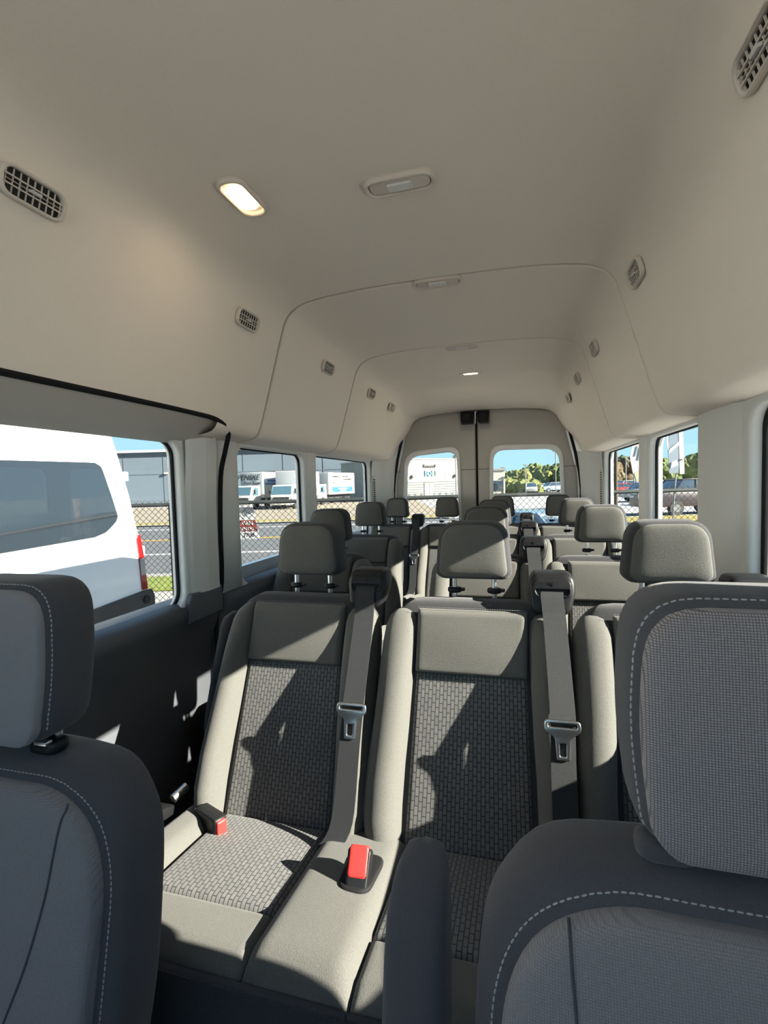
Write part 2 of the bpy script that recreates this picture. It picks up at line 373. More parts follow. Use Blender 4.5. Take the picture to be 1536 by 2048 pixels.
W1 = (.495, .852, 1.43, 1.42); W2 = (1.785, .855, 2.43, 1.425); W3 = (2.575, .855, 3.62, 1.43)
def hole(w, r=.055): return rrect(*w, r)
wn = 0
for side, sx in (('left', -1), ('right', 1)):
    def fw(u, v, w, sx=sx): return (sx * (.855 + w), u, v)
    if side == 'left':                          # sliding door and body pillar are separate panels
        o = plate('door_1', [rrect(.28, .83, 1.615, 1.47, .01), hole(W1)], .06, .012, lambda u, v, w: (-.862 - w, u, v), TRIM)
        struct(o, 'sliding door frame around the front side window')
        plate('lower_panel', [rrect(.28, -.02, 1.615, .85, .01)], .09, .01, lambda u, v, w: (-.945 - w, u, v), DARKP, o)
        # header band above the door glass
        hb = smooth_line([(-.712, 1.494), (-.735, 1.476), (-.775, 1.45), (-.812, 1.428), (-.86, 1.413)], 4); vs = []; fs = []
        for y in (.2, .8, 1.3, 1.56, 1.60): vs += [(p.x - (.05 if y > 1.58 else 0), y, p.y) for p in hb]
        nn = len(hb)
        for j in range(4):
            for i in range(nn - 1): fs.append((j * nn + i, j * nn + i + 1, (j + 1) * nn + i + 1, (j + 1) * nn + i))
        mesh('header_trim', vs, fs, DOORTRIM, o)
        # facets of the door pillar cover
        pc = [(1.445, -.835), (1.46, -.822), (1.52, -.806), (1.585, -.808), (1.607, -.832)]; vs = []; fs = []
        for z in (.888, 1.0, 1.2, 1.38, 1.46): vs += [(x + (.0 if z < 1.3 else .012), y, z) for y, x in pc]
        for j in range(4):
            for i in range(4): fs.append((j * 5 + i, j * 5 + i + 1, (j + 1) * 5 + i + 1, (j + 1) * 5 + i))
        fs.append((0, 1, 2, 3, 4))
        mesh('pillar_cover', vs, fs, TRIM, o, smooth=False)
        # dark weather strip round the door opening
        st = smooth_line([(-.708, .2, 1.497), (-.708, .8, 1.497), (-.709, 1.3, 1.497), (-.712, 1.48, 1.488), (-.735, 1.572, 1.46), (-.775, 1.612, 1.40), (-.808, 1.622, 1.30), (-.820, 1.622, 1.1), (-.825, 1.622, .9), (-.86, 1.622, .7), (-.875, 1.622, .05)], 6)
        MB().tube(st, .009, 8).build('door_seal', RUBBER, o, True)
        o = plate('wall_left', [rrect(1.628, .83, 3.93, 1.47, .01), hole(W2), hole(W3)], .06, .012, lambda u, v, w: (-.862 - w, u, v), TRIM)
        struct(o, 'light grey left side trim with two rear side windows')
        low_y = (1.63, 3.93)
    else:
        o = plate('wall_right', [rrect(.28, .83, 3.93, 1.47, .01), hole(W1), hole(W2), hole(W3)], .06, .012, lambda u, v, w: (.862 + w, u, v), TRIM)
        struct(o, 'light grey right side trim with three side windows')
        low_y = (.28, 3.93)
    # charcoal lower wall
    lp = smooth_line([(-.868, .866), (-.842, .858), (-.827, .844), (-.822, .81), (-.845, .75), (-.872, .66), (-.884, .5), (-.886, .3), (-.886, -.02)], 4); vs = []; fs = []
    if side == 'left':
        vs = []; fs = []; nn = len(lp)
        for y in (.28, 1.0, 1.606, 1.612): vs += [(p.x - (.05 if y > 1.61 else 0), y, p.y) for p in lp]
        for j in range(3):
            for i in range(nn - 1): fs.append((j * nn + i, j * nn + i + 1, (j + 1) * nn + i + 1, (j + 1) * nn + i))
        mesh('sill_panel', vs, fs, DARKP, bpy.data.objects['door_1'])
        plate('sill_corner', [rpoly([(1.418, .79), (1.612, .79), (1.612, .893), (1.436, .893), (1.418, .862)], .004)], .062, .006, lambda u, v, w: (-.846 - w, u, v), DARKP, bpy.data.objects['door_1'])
        vs = []; fs = []
    nn = len(lp)
    for y in (low_y[0], low_y[0] + .006, 2.0, 3.0, low_y[1]): vs += [(sx * -(p.x - (.04 if y == low_y[0] else 0)), y, p.y) for p in lp]
    for j in range(4):
        for i in range(nn - 1): fs.append((j * nn + i, j * nn + i + 1, (j + 1) * nn + i + 1, (j + 1) * nn + i))
    mesh('lower_panel', vs, fs, DARKP, o)
    MB().box((sx * .96, (low_y[0] + low_y[1]) / 2, .40), (.03, low_y[1] - low_y[0], 1.0)).build('outer_skin', PAINTW, o)
    # body pillar covers
    for y0, y1, zt in (((1.632, 1.772, 1.45) if side == 'left' else (1.46, 1.79, 1.45)), (2.445, 2.56, 1.44)):
        a = (y1 - y0)
        pc = [(y0, .836), (y0 + a * .12, .822), (y0 + a * .55, .812), (y0 + a * .88, .818), (y1, .836)]; vs = []; fs = []
        for z in (.858, 1.1, 1.3, 1.38, zt): vs += [(sx * x, y, z) for y, x in pc]
        for j in range(4):
            for i in range(4): fs.append((j * 5 + i, j * 5 + i + 1, (j + 1) * 5 + i + 1, (j + 1) * 5 + i))
        fs.append((0, 1, 2, 3, 4))
        mesh('pillar_cover', vs, fs, TRIM, o)
    # rear corner column and its air slots
    dc = smooth_line([(.835, 3.63), (.828, 3.72), (.795, 3.79), (.73, 3.85), (.69, 3.91)], 4); vs = []; fs = []; nn = len(dc)
    for z in (-.02, .9, 1.2, 1.38, 1.46): vs += [(sx * (p.x - .02 * smoothstep(1.25, 1.46, z)), p.y, z) for p in dc]
    for j in range(4):
        for i in range(nn - 1): fs.append((j * nn + i, j * nn + i + 1, (j + 1) * nn + i + 1, (j + 1) * nn + i))
    mesh('corner_cover', vs, fs, TRIM, o)
    g = mesh('air_slot_panel', *(lambda b: (b.v, b.f))(MB().box((sx * .828, 3.69, 1.13), (.012, .06, .40))), DOORTRIM, o, False)
    mb = MB()
    for k in range(22): mb.box((sx * .8215, 3.69, .95 + .0165 * k), (.004, .044, .007))
    mb.build('slots', RUBBER, g)
    # panes with their gaskets
    for w, gm in ((W1, GTINT), (W2, GTINT), (W3, GTINT)):
        wn += 1
        p = plate('window_%d' % wn, [hole((w[0] - .012, w[1] - .012, w[2] + .012, w[3] + .012))], .004, .0005, lambda u, v, ww, sx=sx: (sx * (.872 + ww), u, v), gm, smooth=False)
        struct(p, '%s side window pane' % side)
        q = .016 if not (side == 'right' and w is W1) else .026
        plate('gasket', [hole((w[0] - .01, w[1] - .01, w[2] + .01, w[3] + .01)), hole((w[0] + q * .35, w[1] + q * .35, w[2] - q * .45, w[3] - q * .35), .05)], .012, .003, lambda u, v, ww, sx=sx: (sx * (.866 + ww), u, v), RUBBER, p)

# floor
struct(MB().box((0, 1.4, -.03), (1.8, 5.9, .06)).build('floor', FLOORM), 'dark vinyl floor of the van')
# rear doors
def ztop(x): return 1.822 - .06 * (abs(x + .02) / .6) ** 2.6
YD = 3.93
def fd(u, v, w): return (u, YD + w, v)
def door_outline(x0, x1, outer_left):
    top = [(x0 + (x1 - x0) * k / 12, ztop(x0 + (x1 - x0) * k / 12)) for k in range(13)]
    if outer_left: pts = [(x1, 0.0), (x1, ztop(x1))] + [p for p in reversed(top) if -.54 < p[0] < x1 - .01] + [(-.585, 1.74), (-.69, 1.30), (-.70, .9), (-.70, 0.0)]
    else: pts = [(x0, 0.0), (.70, 0.0), (.70, .9), (.69, 1.30), (.585, 1.74)] + [p for p in reversed(top) if x0 + .01 < p[0] < .54] + [(x0, ztop(x0))]
    return pts
WL = rpoly([(-.635, .80), (-.185, .80), (-.195, 1.508), (-.60, 1.478)], [.05, .05, .085, .11])
WR = rpoly([(.072, .80), (.592, .80), (.565, 1.492), (.08, 1.502)], [.05, .05, .10, .09])
for nme, x0, x1, ol, wh, lb in (('door_2', -.70, -.052, True, WL, 'left back door with a rounded window'), ('door_3', -.036, .70, False, WR, 'right back door with a rounded window')):
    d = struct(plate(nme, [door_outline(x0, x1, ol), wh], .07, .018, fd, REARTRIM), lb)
    # raised window frame
    c = sum((Vector(p) for p in wh), Vector((0, 0))) / len(wh)
    big = [tuple(c + (Vector(p) - c) * 1.10) for p in wh]; sm = [tuple(c + (Vector(p) - c) * .985) for p in wh]
    plate('window_frame', [big, sm], .04, .012, lambda u, v, w: (u, YD - .03 + w, v), TRIM, d)
    wn += 1
    p = struct(plate('window_%d' % wn, [[tuple(c + (Vector(q) - c) * 1.03) for q in wh]], .004, .0005, lambda u, v, w: (u, YD + .03 + w, v), GTINT, smooth=False), 'back door window pane, ' + ('left' if ol else 'right'))
    # joint line across the door trim
    mb = MB()
    xa, xb = (-.69, -.652) if ol else (.60, .69)
    mb.box(((xa + xb) / 2, YD - .0352, 1.355), (xb - xa, .002, .0035))
    xa, xb = (-.165, -.056) if ol else (-.03, .05)
    mb.box(((xa + xb) / 2, YD - .0352, 1.355), (xb - xa, .002, .0035)); mb.build('joint_line', RUBBER, d)
MB().box((-.044, YD + .01, .9), (.02, .03, 1.8)).build('trim_3', RUBBER)['kind'] = 'structure'
pts = [(-.72, YD - .045, .1), (-.715, YD - .045, .9), (-.705, YD - .045, 1.30), (-.60, YD - .045, 1.745)] + [(x, YD - .045, ztop(x) + .012) for x in [-.55 + .1 * k for k in range(12)]] + [(.60, YD - .045, 1.745), (.705, YD - .045, 1.30), (.715, YD - .045, .9), (.72, YD - .045, .1)]
struct(MB().tube(smooth_line(pts, 3), .011, 8).build('trim_4', RUBBER, smooth=True), 'black rubber seal round the back doors')
# outer rear skin around and above the doors
plate('wall_rear', [[(-.93, -.1), (.93, -.1), (.93, 1.4), (.80, 1.72), (.72, 1.93), (.5, 2.0), (-.5, 2.0), (-.72, 1.93), (-.80, 1.72), (-.93, 1.4)], [(-.675, .05), (-.675, 1.3), (-.57, 1.72), (0, 1.78), (.57, 1.72), (.675, 1.3), (.675, .05)]], .05, .005, lambda u, v, w: (u, 4.09 + w, v), PAINTW)['kind'] = 'structure'
# door latch covers
lt = thing('door_latch_cover', 'pair of black latch covers at the top of the back doors', 'latch cover', (0, 0, 0))
for x0, x1 in ((-.162, -.055), (-.033, .062)):
    q = MB().add([(x0, 3.86, 1.80), (x1, 3.86, 1.80), (x1, 3.90, 1.80), (x0, 3.90, 1.80), (x0 + .012, 3.80, 1.705), (x1 - .008, 3.80, 1.705), (x1 - .008, 3.90, 1.705), (x0 + .012, 3.90, 1.705)], [(0, 1, 5, 4), (1, 2, 6, 5), (2, 3, 7, 6), (3, 0, 4, 7), (0, 3, 2, 1), (4, 5, 6, 7)]).build('cover', BLACK, lt, bevel=.006)
    MB().box(((x0 + x1) / 2, 3.822, 1.755), (.05, .012, .05)).build('recess', RUBBER, q)
MB().tube([(-.044, 3.845, 1.79), (-.044, 3.835, 1.70)], .006, 8).build('latch_rod', STEEL, lt, True)

# cab around the camera (behind it): closed below, glazed in front and at the doors
cabw = plate('wall_front', [[(-.9, 0), (.9, 0), (.9, .95), (-.9, .95)]], .05, .005, lambda u, v, w: (u, -1.50 + w, v), DARKP); struct(cabw)
for k, sx in enumerate((-1, 1)):
    d = struct(plate('door_%d' % (4 + k), [[(-1.5, 0), (.28, 0), (.28, 1.62), (-.62, 1.62), (-1.5, .95)], rpoly([(-1.25, .92), (.02, .92), (.02, 1.50), (-.55, 1.50)], .06)], .06, .01, lambda u, v, w: (sx * (.87 + w), u, v), DARKP))
    wn += 1
    struct(plate('window_%d' % wn, [rpoly([(-1.26, .91), (.03, .91), (.03, 1.51), (-.55, 1.51)], .06)], .004, .0005, lambda u, v, w: (sx * (.87 + w), u, v), GCLR, smooth=False))
wn += 1
struct(mesh('window_%d' % wn, [(-.82, -1.48, .95), (.82, -1.48, .95), (.68, -.70, 1.88), (-.68, -.70, 1.88)], [(0, 1, 2, 3)], GCLR, smooth=False))
struct(MB().tube([(-.86, -1.5, .95), (-.72, -.62, 1.85)], .05).tube([(.86, -1.5, .95), (.72, -.62, 1.85)], .05).build('trim_5', DARKP, smooth=True))
MB().box((0, -1.1, .80), (1.7, .8, .10)).build('trim_6', DARKP, bevel=.03)['kind'] = 'structure'

# ------------------------------------------------------------------ lamps and vents in the headliner
def lamp(label, x, y, length, along_y, lit, z, tilt=0):
    t = thing('ceiling_lamp', label, 'lamp', (x, y, z), PI / 2 if along_y else 0, 'lamps in the headliner')
    if tilt: t.rotation_euler = (0, tilt, PI / 2 if along_y else 0)
    h = .036
    plate('bezel', [rrect(-length / 2, -h, length / 2, h, .03), rrect(-length / 2 + .012, -h + .009, length / 2 - .012, h - .009, .022)], .016, .006, lambda u, v, w: (u, v, -.004 + w), BEZ, t)
    if lit:
        plate('reflector', [rrect(-length / 2 + .010, -h + .007, length / 2 - .010, h - .007, .022)], .004, .001, lambda u, v, w: (u, v, .001 + w), LINER, t)
        ls = .30 * length
        plate('lens', [rrect(-ls, -.018, ls, .018, .012)], .008, .003, lambda u, v, w: (u, v, -.006 + w), lit, t)
    else:
        plate('cover', [rrect(-length / 2 + .014, -h + .011, length / 2 - .014, h - .011, .02)], .012, .004, lambda u, v, w: (u, v, -.003 + w), BEZ, t)
        ls = .17 * length
        plate('lens', [rrect(-ls, -.014, ls, .014, .003)], .008, .002, lambda u, v, w: (u, v, -.010 + w), LENS, t)
    return t
lamp('lit warm lamp on the left of the headliner', -.36, 1.10, .155, True, LAMPW, 1.962)
lamp('unlit lamp in the front section, mid ceiling, largest of the unlit lamps', .012, 1.18, .175, False, None, 1.971)
lamp('unlit lamp just behind the first headliner seam', .004, 1.785, .18, False, None, 1.974)
lamp('unlit lamp just behind the second headliner seam', -.008, 2.67, .18, False, None, 1.978)
lamp('small lit lamp at the rear, above the back doors', -.025, 3.32, .15, False, LAMPR, 1.978)
for nme, lo, en, cl in (('lamp_light', (-.36, 1.10, 1.93), .25, (1, .78, .52)), ('lamp_light', (-.025, 3.30, 1.94), .8, (1, .85, .62))):
    L = bpy.data.lights.new(nme, 'AREA'); L.energy = en; L.color = cl; L.shape = 'RECTANGLE'; L.size = .09; L.size_y = .03
    o = bpy.data.objects.new(nme, L); COL.objects.link(o); o.location = lo
VSLOT = mat('vent_recess', (.022, .022, .02), .8, na=.1)
def make_vent():
    t = thing('air_vent', '', 'air vent', (0, 0, 0), 0, 'air vents along the headliner')
    a, b = .066, .029
    plate('frame', [rrect(-a, -b, a, b, .024), rrect(-a + .008, -b + .007, a - .008, b - .007, .018)], .014, .005, lambda u, v, w: (u, v, .002 + w), BEZ, t)
    plate('recess', [rrect(-a + .004, -b + .004, a - .004, b - .004, .02)], .004, .001, lambda u, v, w: (u, v, -.004 + w), VSLOT, t)
    mb = MB()
    for k in (-1, 1): mb.box((0, k * .0075, .004), (2 * a - .018, .0024, .004))
    mb.box((0, .0, .003), (2 * a - .018, .0010, .003))
    mb.build('louvre', BEZ, t)
    mb = MB()
    for k in range(-4, 5): mb.box((k * .0135, 0, .002), (.0014, 2 * b - .016, .003))
    mb.build('fins', BEZ, t)
    MB().box((0, 0, .006), (.022, .006, .01)).build('tab', TRIM, t, bevel=.002)
    return t
vent0 = make_vent()
def place_vent(o, sx, y, z=1.822):
    i = min(range(len(RIGHTP)), key=lambda k: abs(RIGHTP[k].y - z)); p = RIGHTP[i]; tn = (RIGHTP[i - 1] - RIGHTP[i + 1]).normalized()
    up = Vector((sx * tn.x, 0, tn.y)); al = Vector((0, 1, 0)); nn = al.cross(up).normalized()
    if nn.x * sx > 0: nn = -nn; al = -al
    k = 0
    lp = liner_pt(Vector((sx * p.x, p.y)), y, k)
    o.matrix_world = Matrix.Translation(lp + nn * .006) @ Matrix((al, up, nn)).transposed().to_4x4()
VENTS = [(-1, .748, 'left wall of the headliner, nearest and largest air vent'), (1, .80, 'air vent at the top right, cut by the picture edge'),
         (-1, 1.505, 'left air vent just in front of the first headliner seam'), (1, 1.535, 'right air vent just in front of the first headliner seam'),
         (-1, 2.225, 'left air vent between the two headliner seams'), (1, 2.33, 'right air vent between the two headliner seams'),
         (-1, 2.935, 'left air vent just behind the second headliner seam'), (1, 2.98, 'right air vent just behind the second headliner seam'),
         (-1, 3.42, 'rearmost air vent on the left, small beside the back doors'), (1, 3.47, 'rearmost air vent on the right, small beside the back doors')]
for i, (sx, y, lb) in enumerate(VENTS):
    v = vent0 if i == 0 else dup(vent0, (0, 0, 0))
    v['label'] = lb; place_vent(v, sx, y)

# ------------------------------------------------------------------ passenger seats
# local frame: x across, y to the rear, z up from the floor; the back starts at y=0, z=.42 and leans by SL
SL = .385
def fb(u, v, w): return (u, SL * (v - .42) + w, v)                 # on the front surface of the back
def make_headrest(par, z0=.994, z1=1.148, hw0=.102, hw1=.088, y=.262, depth=.098):
    def fh(u, v, w): return (u, y + .02 + .03 * (v - z0) + w, v)
    ol = rpoly([(-hw0, z0 + .012), (-hw0 + .018, z0), (hw0 - .018, z0), (hw0, z0 + .012), (hw1, z1), (-hw1, z1)], [.03, .02, .02, .03, .05, .05])
    h = puff('headrest', ol, depth, fh, FABD, par, n=4.6)
    c = Vector((0, (z0 + z1) / 2)); il = [tuple(c + Vector(((p[0] - c.x) * .88, (p[1] - c.y) * .89))) for p in ol]
    puff('face_panel', il, .032, lambda u, v, w: fh(u, v, w - depth / 2 + .010), FAB, h, n=3.2)
    for sx in (-1, 1):
        MB().tube([fh(sx * .053, z0 + .02, 0), fh(sx * .053, z0 - .075, 0)], .0065, 12).build('post', CHROME, par, True)
        b = fh(sx * .053, .960, 0)
        s = puff('post_guide', [(.019 * math.cos(a), .019 * math.sin(a)) for a in [2 * PI * k / 24 for k in range(24)]], .016, lambda u, v, w, b=b: (b[0] + u, b[1] + v * .8, b[2] - w), BLACK, par, n=4, npts=24, rings=8)
        MB().box((b[0] + .022, b[1], b[2] + .001), (.012, .016, .008)).build('release_tab', BLACK, s, bevel=.003)
    return h
def make_tower(par, x=.195, z=.975):
    y = SL * (z - .42) + .010
    def ft(u, v, w): return (x + u, y + .30 * v + w, z + v)
    ol = rpoly([(-.047, -.05), (.040, -.05), (.056, .005), (.050, .048), (-.046, .048), (-.056, .02)], [.018, .018, .02, .022, .022, .02])
    t = puff('belt_guide', ol, .075, ft, BLACK, par, n=7, npts=48)
    fr = rpoly([(-.043, -.006), (.043, -.006), (.043, .034), (-.043, .034)], .012)
    plate('slot_surround', [fr, rpoly([(-.034, -.001), (.034, -.001), (.040, .012), (-.040, .012)], .005)], .010, .003, lambda u, v, w: ft(u, v, -.038 + w), BLACK, t)
    MB().box(ft(0, .006, -.0365), (.072, .004, .012)).build('slot', RUBBER, t)
    MB().box(ft(0, .023, -.0435), (.0015, .002, .018)).build('joint_line', RUBBER, t)
    return t
def make_belt(x, label, group=None, zt=.978, bottom=(-.02, -.115, .44), tz=.722, loc=(0, 0, 0)):
    """belt hanging from its guide down the seat edge; x is where the guide sits, local to a seat"""
    b = thing('seat_belt', label, 'seat belt', loc, 0, group)
    y = SL * (zt - .42) + .010
    pts = [(x, y - .036, zt + .004), (x - .001, y - .047, zt - .01), (x + .004, y - .082, .90), (x + .010, SL * (.75 - .42) - .088, .75), (x + .008 , SL * (tz - .42) - .090, tz)]
    def strip(name, P, w, th=.0016):
        vs = []; fs = []; P = smooth_line(P, 5)
        for p in P:
            for sx, dy in ((-1, -th), (1, -th), (1, th), (-1, th)): vs.append((p.x + sx * w / 2, p.y + dy, p.z))
        for i in range(len(P) - 1):
            for k in range(4): fs.append((i * 4 + k, i * 4 + (k + 1) % 4, i * 4 + 4 + (k + 1) % 4, i * 4 + 4 + k))
        fs += [(0, 1, 2, 3), tuple((len(P) - 1) * 4 + k for k in (3, 2, 1, 0))]
        return mesh(name, vs, fs, BELT, b, False)
    strip('shoulder_webbing', pts, .052)
    ty = pts[-1][1]
    strip('lap_webbing', [(x + .010, ty + .006, tz + .012), (x + .008, ty - .03 , tz - .08), (x + .006, SL * (.5 - .42) - .092, .50), (x + bottom[0], bottom[1] + .03, bottom[2] + .01)], .050)
    # tongue
    def fg(u, v, w): return (x + .008 + u, ty - .008 + w + .30 * v, tz + v)
    g = plate('tongue', [rpoly([(-.036, .014), (-.038, -.006), (-.016, -.020), (-.013, -.062), (.013, -.062), (.016, -.020), (.038, -.006), (.036, .014)], [.008, .008, .006, .004, .004, .006, .008, .008]),
              rpoly([(-.0065, -.054), (.0065, -.054), (.0065, -.030), (-.0065, -.030)], .002), rpoly([(-.029, .000), (.029, .000), (.029, .008), (-.029, .008)], .003)], .006, .002, fg, STEEL, b)
    return b
def make_seat(label, tower=1, cl=.225, cr=.225, left_bolster=True, arm=False, bl=None, lw=0):
    t = thing('passenger_seat', label, 'seat', (0, 0, 0), 0, 'passenger seats')
    # back shell
    ol = rpoly([(-.225, .34), (.225, .34), (.238, .60), (.228, .80), (.226, .885), (.165, .945), (-.165, .945), (-.226 + lw, .885), (-.228 + lw, .80), (-.238 + lw, .60)], [.04, .04, .1, .1, .05, .10, .10, .05, .1, .1])
    puff('backrest', ol, .075, lambda u, v, w: fb(u, v, w + .035), FABD, t, n=7, rings=18)
    # upper plain panel and woven panel
    pad('upper_panel', lambda s, q: ((s - .5) * .272, .783 + q * .145), .272, .145, .020, .012, lambda u, v, w: fb(u, v, w - .006), FAB, t, puffy=.006)
    pad('woven_panel', lambda s, q: ((s - .5) * (.272 + .02 * (1 - q)),   .385 + q * .398), .275, .40, .016, .010, lambda u, v, w: fb(u, v, w + .008), WOV, t, puffy=.003)
    # side bolsters
    zs = [.385, .392, .41, .44, .50, .58, .66, .74, .80, .85, .885, .905, .917, .923]
    for sx in (-1, 1):
        xc = [.185, .186, .188, .193, .198, .196, .190, .186, .184, .182, .180, .178, .176, .175]
        rx = [.012, .026, .036, .042, .046, .046, .045, .044, .044, .043, .041, .035, .024, .008]
        ry = [.012, .038, .062, .078, .088, .090, .086, .079, .072, .064, .054, .042, .026, .008]
        sweep('side_bolster', [(sx * (a - (lw * .6 if sx < 0 else 0)), z, .012) for a, z in zip(xc, zs)], [r * (1 - (lw * 9 if sx < 0 else 0)) for r in rx], ry, fb, FAB, t)
    # seam thread along the top edge
    stitches('stitching', [fb(-.135 + .27 * k / 30, .934, -.0195) for k in range(31)], THREADD, t, L=.004, gap=.002, w=.0010)
    make_headrest(t)
    if tower: make_tower(t, .195 * tower)
    # cushion
    def fc(u, v, w): return (u, v, .414 - .118 * v + (-w))          # v = y (negative to the front)
    pad('cushion_woven_panel', lambda s, q: ((s - .5) * .285 + .005, -.278 + q * .273), .285, .273, .020, .014, lambda u, v, w: fc(u, v, w), WOV, t, puffy=.008)
    pad('cushion_front_panel', lambda s, q: ((s - .5) * .285 + .005, -.400 + q * .124), .285, .124, .020, .014, lambda u, v, w: fc(u, v, w + max(0, (-.365 - v)) * .55), FAB, t, puffy=.004)
    sides = []
    if left_bolster: sides.append((-cl, -.137, 0))
    sides.append((.147, cr, 1))
    for a, b, k in sides:
        w = b - a; cut = k == 1 and bl
        def fcb(u, v, ww):
            return fc(u, v, ww + max(0, (-.36 - v)) * .6)
        pad('cushion_bolster', lambda s, q, a=a, w=w: (a + w * s, -.402 + q * .405), w, .405, .040 if w > .06 else .03, min(.035, w * .45), fcb, FAB, t, puffy=.006)
    x0 = -cl if left_bolster else -.139
    MB().box(((x0 + cr) / 2, -.19, .36), (cr - x0 - .006, .41, .12)).build('cushion_base', FABD, t, bevel=.02, seg=3)
    # dark skirt under the front seam
    vs = []; fs = []
    sk = smooth_line([(-.400, .465), (-.412, .458), (-.418, .435), (-.415, .38), (-.407, .30), (-.385, .24)], 4)
    for xx in (x0 + .002, cr - .002): vs += [(xx, p.x, p.y - .005) for p in sk]
    nn = len(sk)
    for i in range(nn - 1): fs.append((i, i + 1, nn + i + 1, nn + i))
    mesh('front_skirt', vs, fs, FABD, t)
    stitches('skirt_stitching', [(x0 + (cr - x0) * k / 20, -.4125, .4565) for k in range(21)], FABD, t, L=.005, gap=.003, w=.0020)
    MB().box((0, -.12, .16), (.34, .34, .32)).build('pedestal', BLACK, t, bevel=.01)
    MB().box((0, .07, .37), (.40, .12, .10)).build('hinge_cover', BLACK, t, bevel=.02)
    if bl and arm:
        puff('buckle_pocket', rpoly([(-.032, -.055), (.032, -.055), (.038, .06), (-.038, .06)], .025), .02, lambda u, v, w: (.278 + u, v - .165, .4775 - .118 * v - w * .6), RUBBER, t, n=6, npts=40, rings=8)
    if arm:
        sweep('armrest', [(arm * .246, z, .06) for z in (.555, .565, .59, .63, .70, .78, .85, .87, .88)], [.008, .018, .023, .025, .025, .025, .024, .02, .008], [.012, .030, .040, .044, .044, .042, .040, .034, .014], fb, FABD, t)
    return t
Y1 = 1.05
s1 = make_seat('left seat of the front bench, beside the sliding door', 1, .235, .335, True, arm=-1, bl=True, lw=.024); s1.location = (-.315, Y1, 0)
s2 = make_seat('middle seat of the front bench, half behind the driver seat armrest', 1, .139, .335, False, bl=True); s2.location = (.157, Y1, 0)
s3 = make_seat('right seat of the front bench, behind the driver seat, by the right wall', .80, .139, .19, False); s3.location = (.622, Y1, 0)
proto = make_seat('', 1, .225, .225, True)
protob = make_seat('', 0, .225, .225, True)
Y2, Y3, Y4 = 1.875, 2.70, 3.475
SEATS = [(proto, .135, Y2, 1, 'aisle seat of the second row pair, its headrest second from front in the middle line'), (proto, .595, Y2, 1, 'right window seat of the second row, headrest top catching the sun'),
         (proto, .128, Y3, 1, 'aisle seat of the third row pair, behind the second row aisle seat'), (proto, .590, Y3, 1, 'right window seat of the third row, shaded headrest'),
         (protob, -.585, Y2, 1, 'single seat of the second row by the left windows, hidden behind the front bench headrest'), (protob, -.640, Y3, 1, 'single seat of the third row by the left windows'),
         (proto, -.655, Y4, .9, 'leftmost of the four seats in the rear row'), (protob, -.262, Y4, .9, 'second from left of the four seats in the rear row'),
         (proto, .150, Y4, .9, 'second from right of the four seats in the rear row'), (protob, .545, Y4, .9, 'rightmost of the four seats in the rear row')]
used = set()
for p, x, y, sc, lb in SEATS:
    if p.name in used: o = dup(p, (x, y, 0), lb)
    else: o = p; used.add(p.name); o.location = (x, y, 0); o['label'] = lb
    o.scale = (sc, 1, 1)
# belts
make_belt(.195, 'black seat belt hanging beside the left seat of the front bench', 'seat belts', loc=(-.315, Y1, 0))
b2 = make_belt(.195, 'black seat belt between the middle and right seats of the front bench', 'seat belts', loc=(.157, Y1, 0), tz=.728)
for x, y, lb in ((.135, Y2, 'seat belt between the two seats of the second row pair'), (.128, Y3, 'seat belt between the two seats of the third row pair'),
                 (-.68, Y4, 'seat belt between the two left seats of the rear row'), (.13, Y4, 'seat belt between the two right seats of the rear row')):
    dup(b2, (x, y, 0), lb)
# buckles
def make_buckle(label, loc, tilt, rotz):
    t = thing('belt_buckle', label, 'buckle', loc, 0, 'seat belt buckles')
    t.rotation_euler = (tilt, 0, rotz)
    puff('body', rpoly([(-.021, -.045), (.021, -.045), (.024, .03), (-.024, .03)], .008), .030, lambda u, v, w: (u, w, v), BLACK, t, n=8, npts=40)
    puff('release_button', rpoly([(-.019, -.02), (.019, -.02), (.019, .034), (-.019, .034)], .005), .022, lambda u, v, w: (u, w - .006, v), RED, t, n=8, npts=32)
    MB().box((0, 0, -.07), (.03, .006, .06)).build('strap', BELT, t)
    return t
make_buckle('red buttoned buckle standing in the slot between two front bench cushions', (-.034, .872, .505), math.radians(-38), math.radians(4))
kb = thing('belt_buckle', 'black buckle with red end lying by the left seat of the front bench', 'buckle', (-.450, .98, .462), math.radians(-25), 'seat belt buckles')
puff('body', rpoly([(-.05, -.018), (.048, -.022), (.050, .022), (-.05, .014)], .008), .034, lambda u, v, w: (u, w, v), BLACK, kb, n=8, npts=40)
puff('release_button', rpoly([(-.012, -.015), (.010, -.017), (.010, .017), (-.012, .016)], .004), .024, lambda u, v, w: (u + .045, w, v), RED, kb, n=8, npts=32)
MB().box((-.075, .02, -.012), (.07, .008, .035), Matrix.Rotation(.5, 3, 'Y')).build('strap', BLACK, kb, bevel=.004)
# open cover of the lower left anchor beside it
ac = thing('belt_anchor', 'black belt anchor with bent strap beside the left bench cushion', 'belt anchor', (-.60, .96, .46), 0)
MB().box((0, 0, 0), (.055, .10, .03), Matrix.Rotation(-.35, 3, 'X')).build('housing', BLACK, ac, bevel=.008)
MB().tube(smooth_line([(.0, -.03, .0), (.01, -.09, -.01), (.015, -.15, -.05), (.015, -.18, -.12)], 5), .018, 10).build('strap', BELT, ac, True)
MB().tube([(.02, .05, .01), (.03, .09, .02)], .012, 8).build('bolt', CHROME, ac, True)

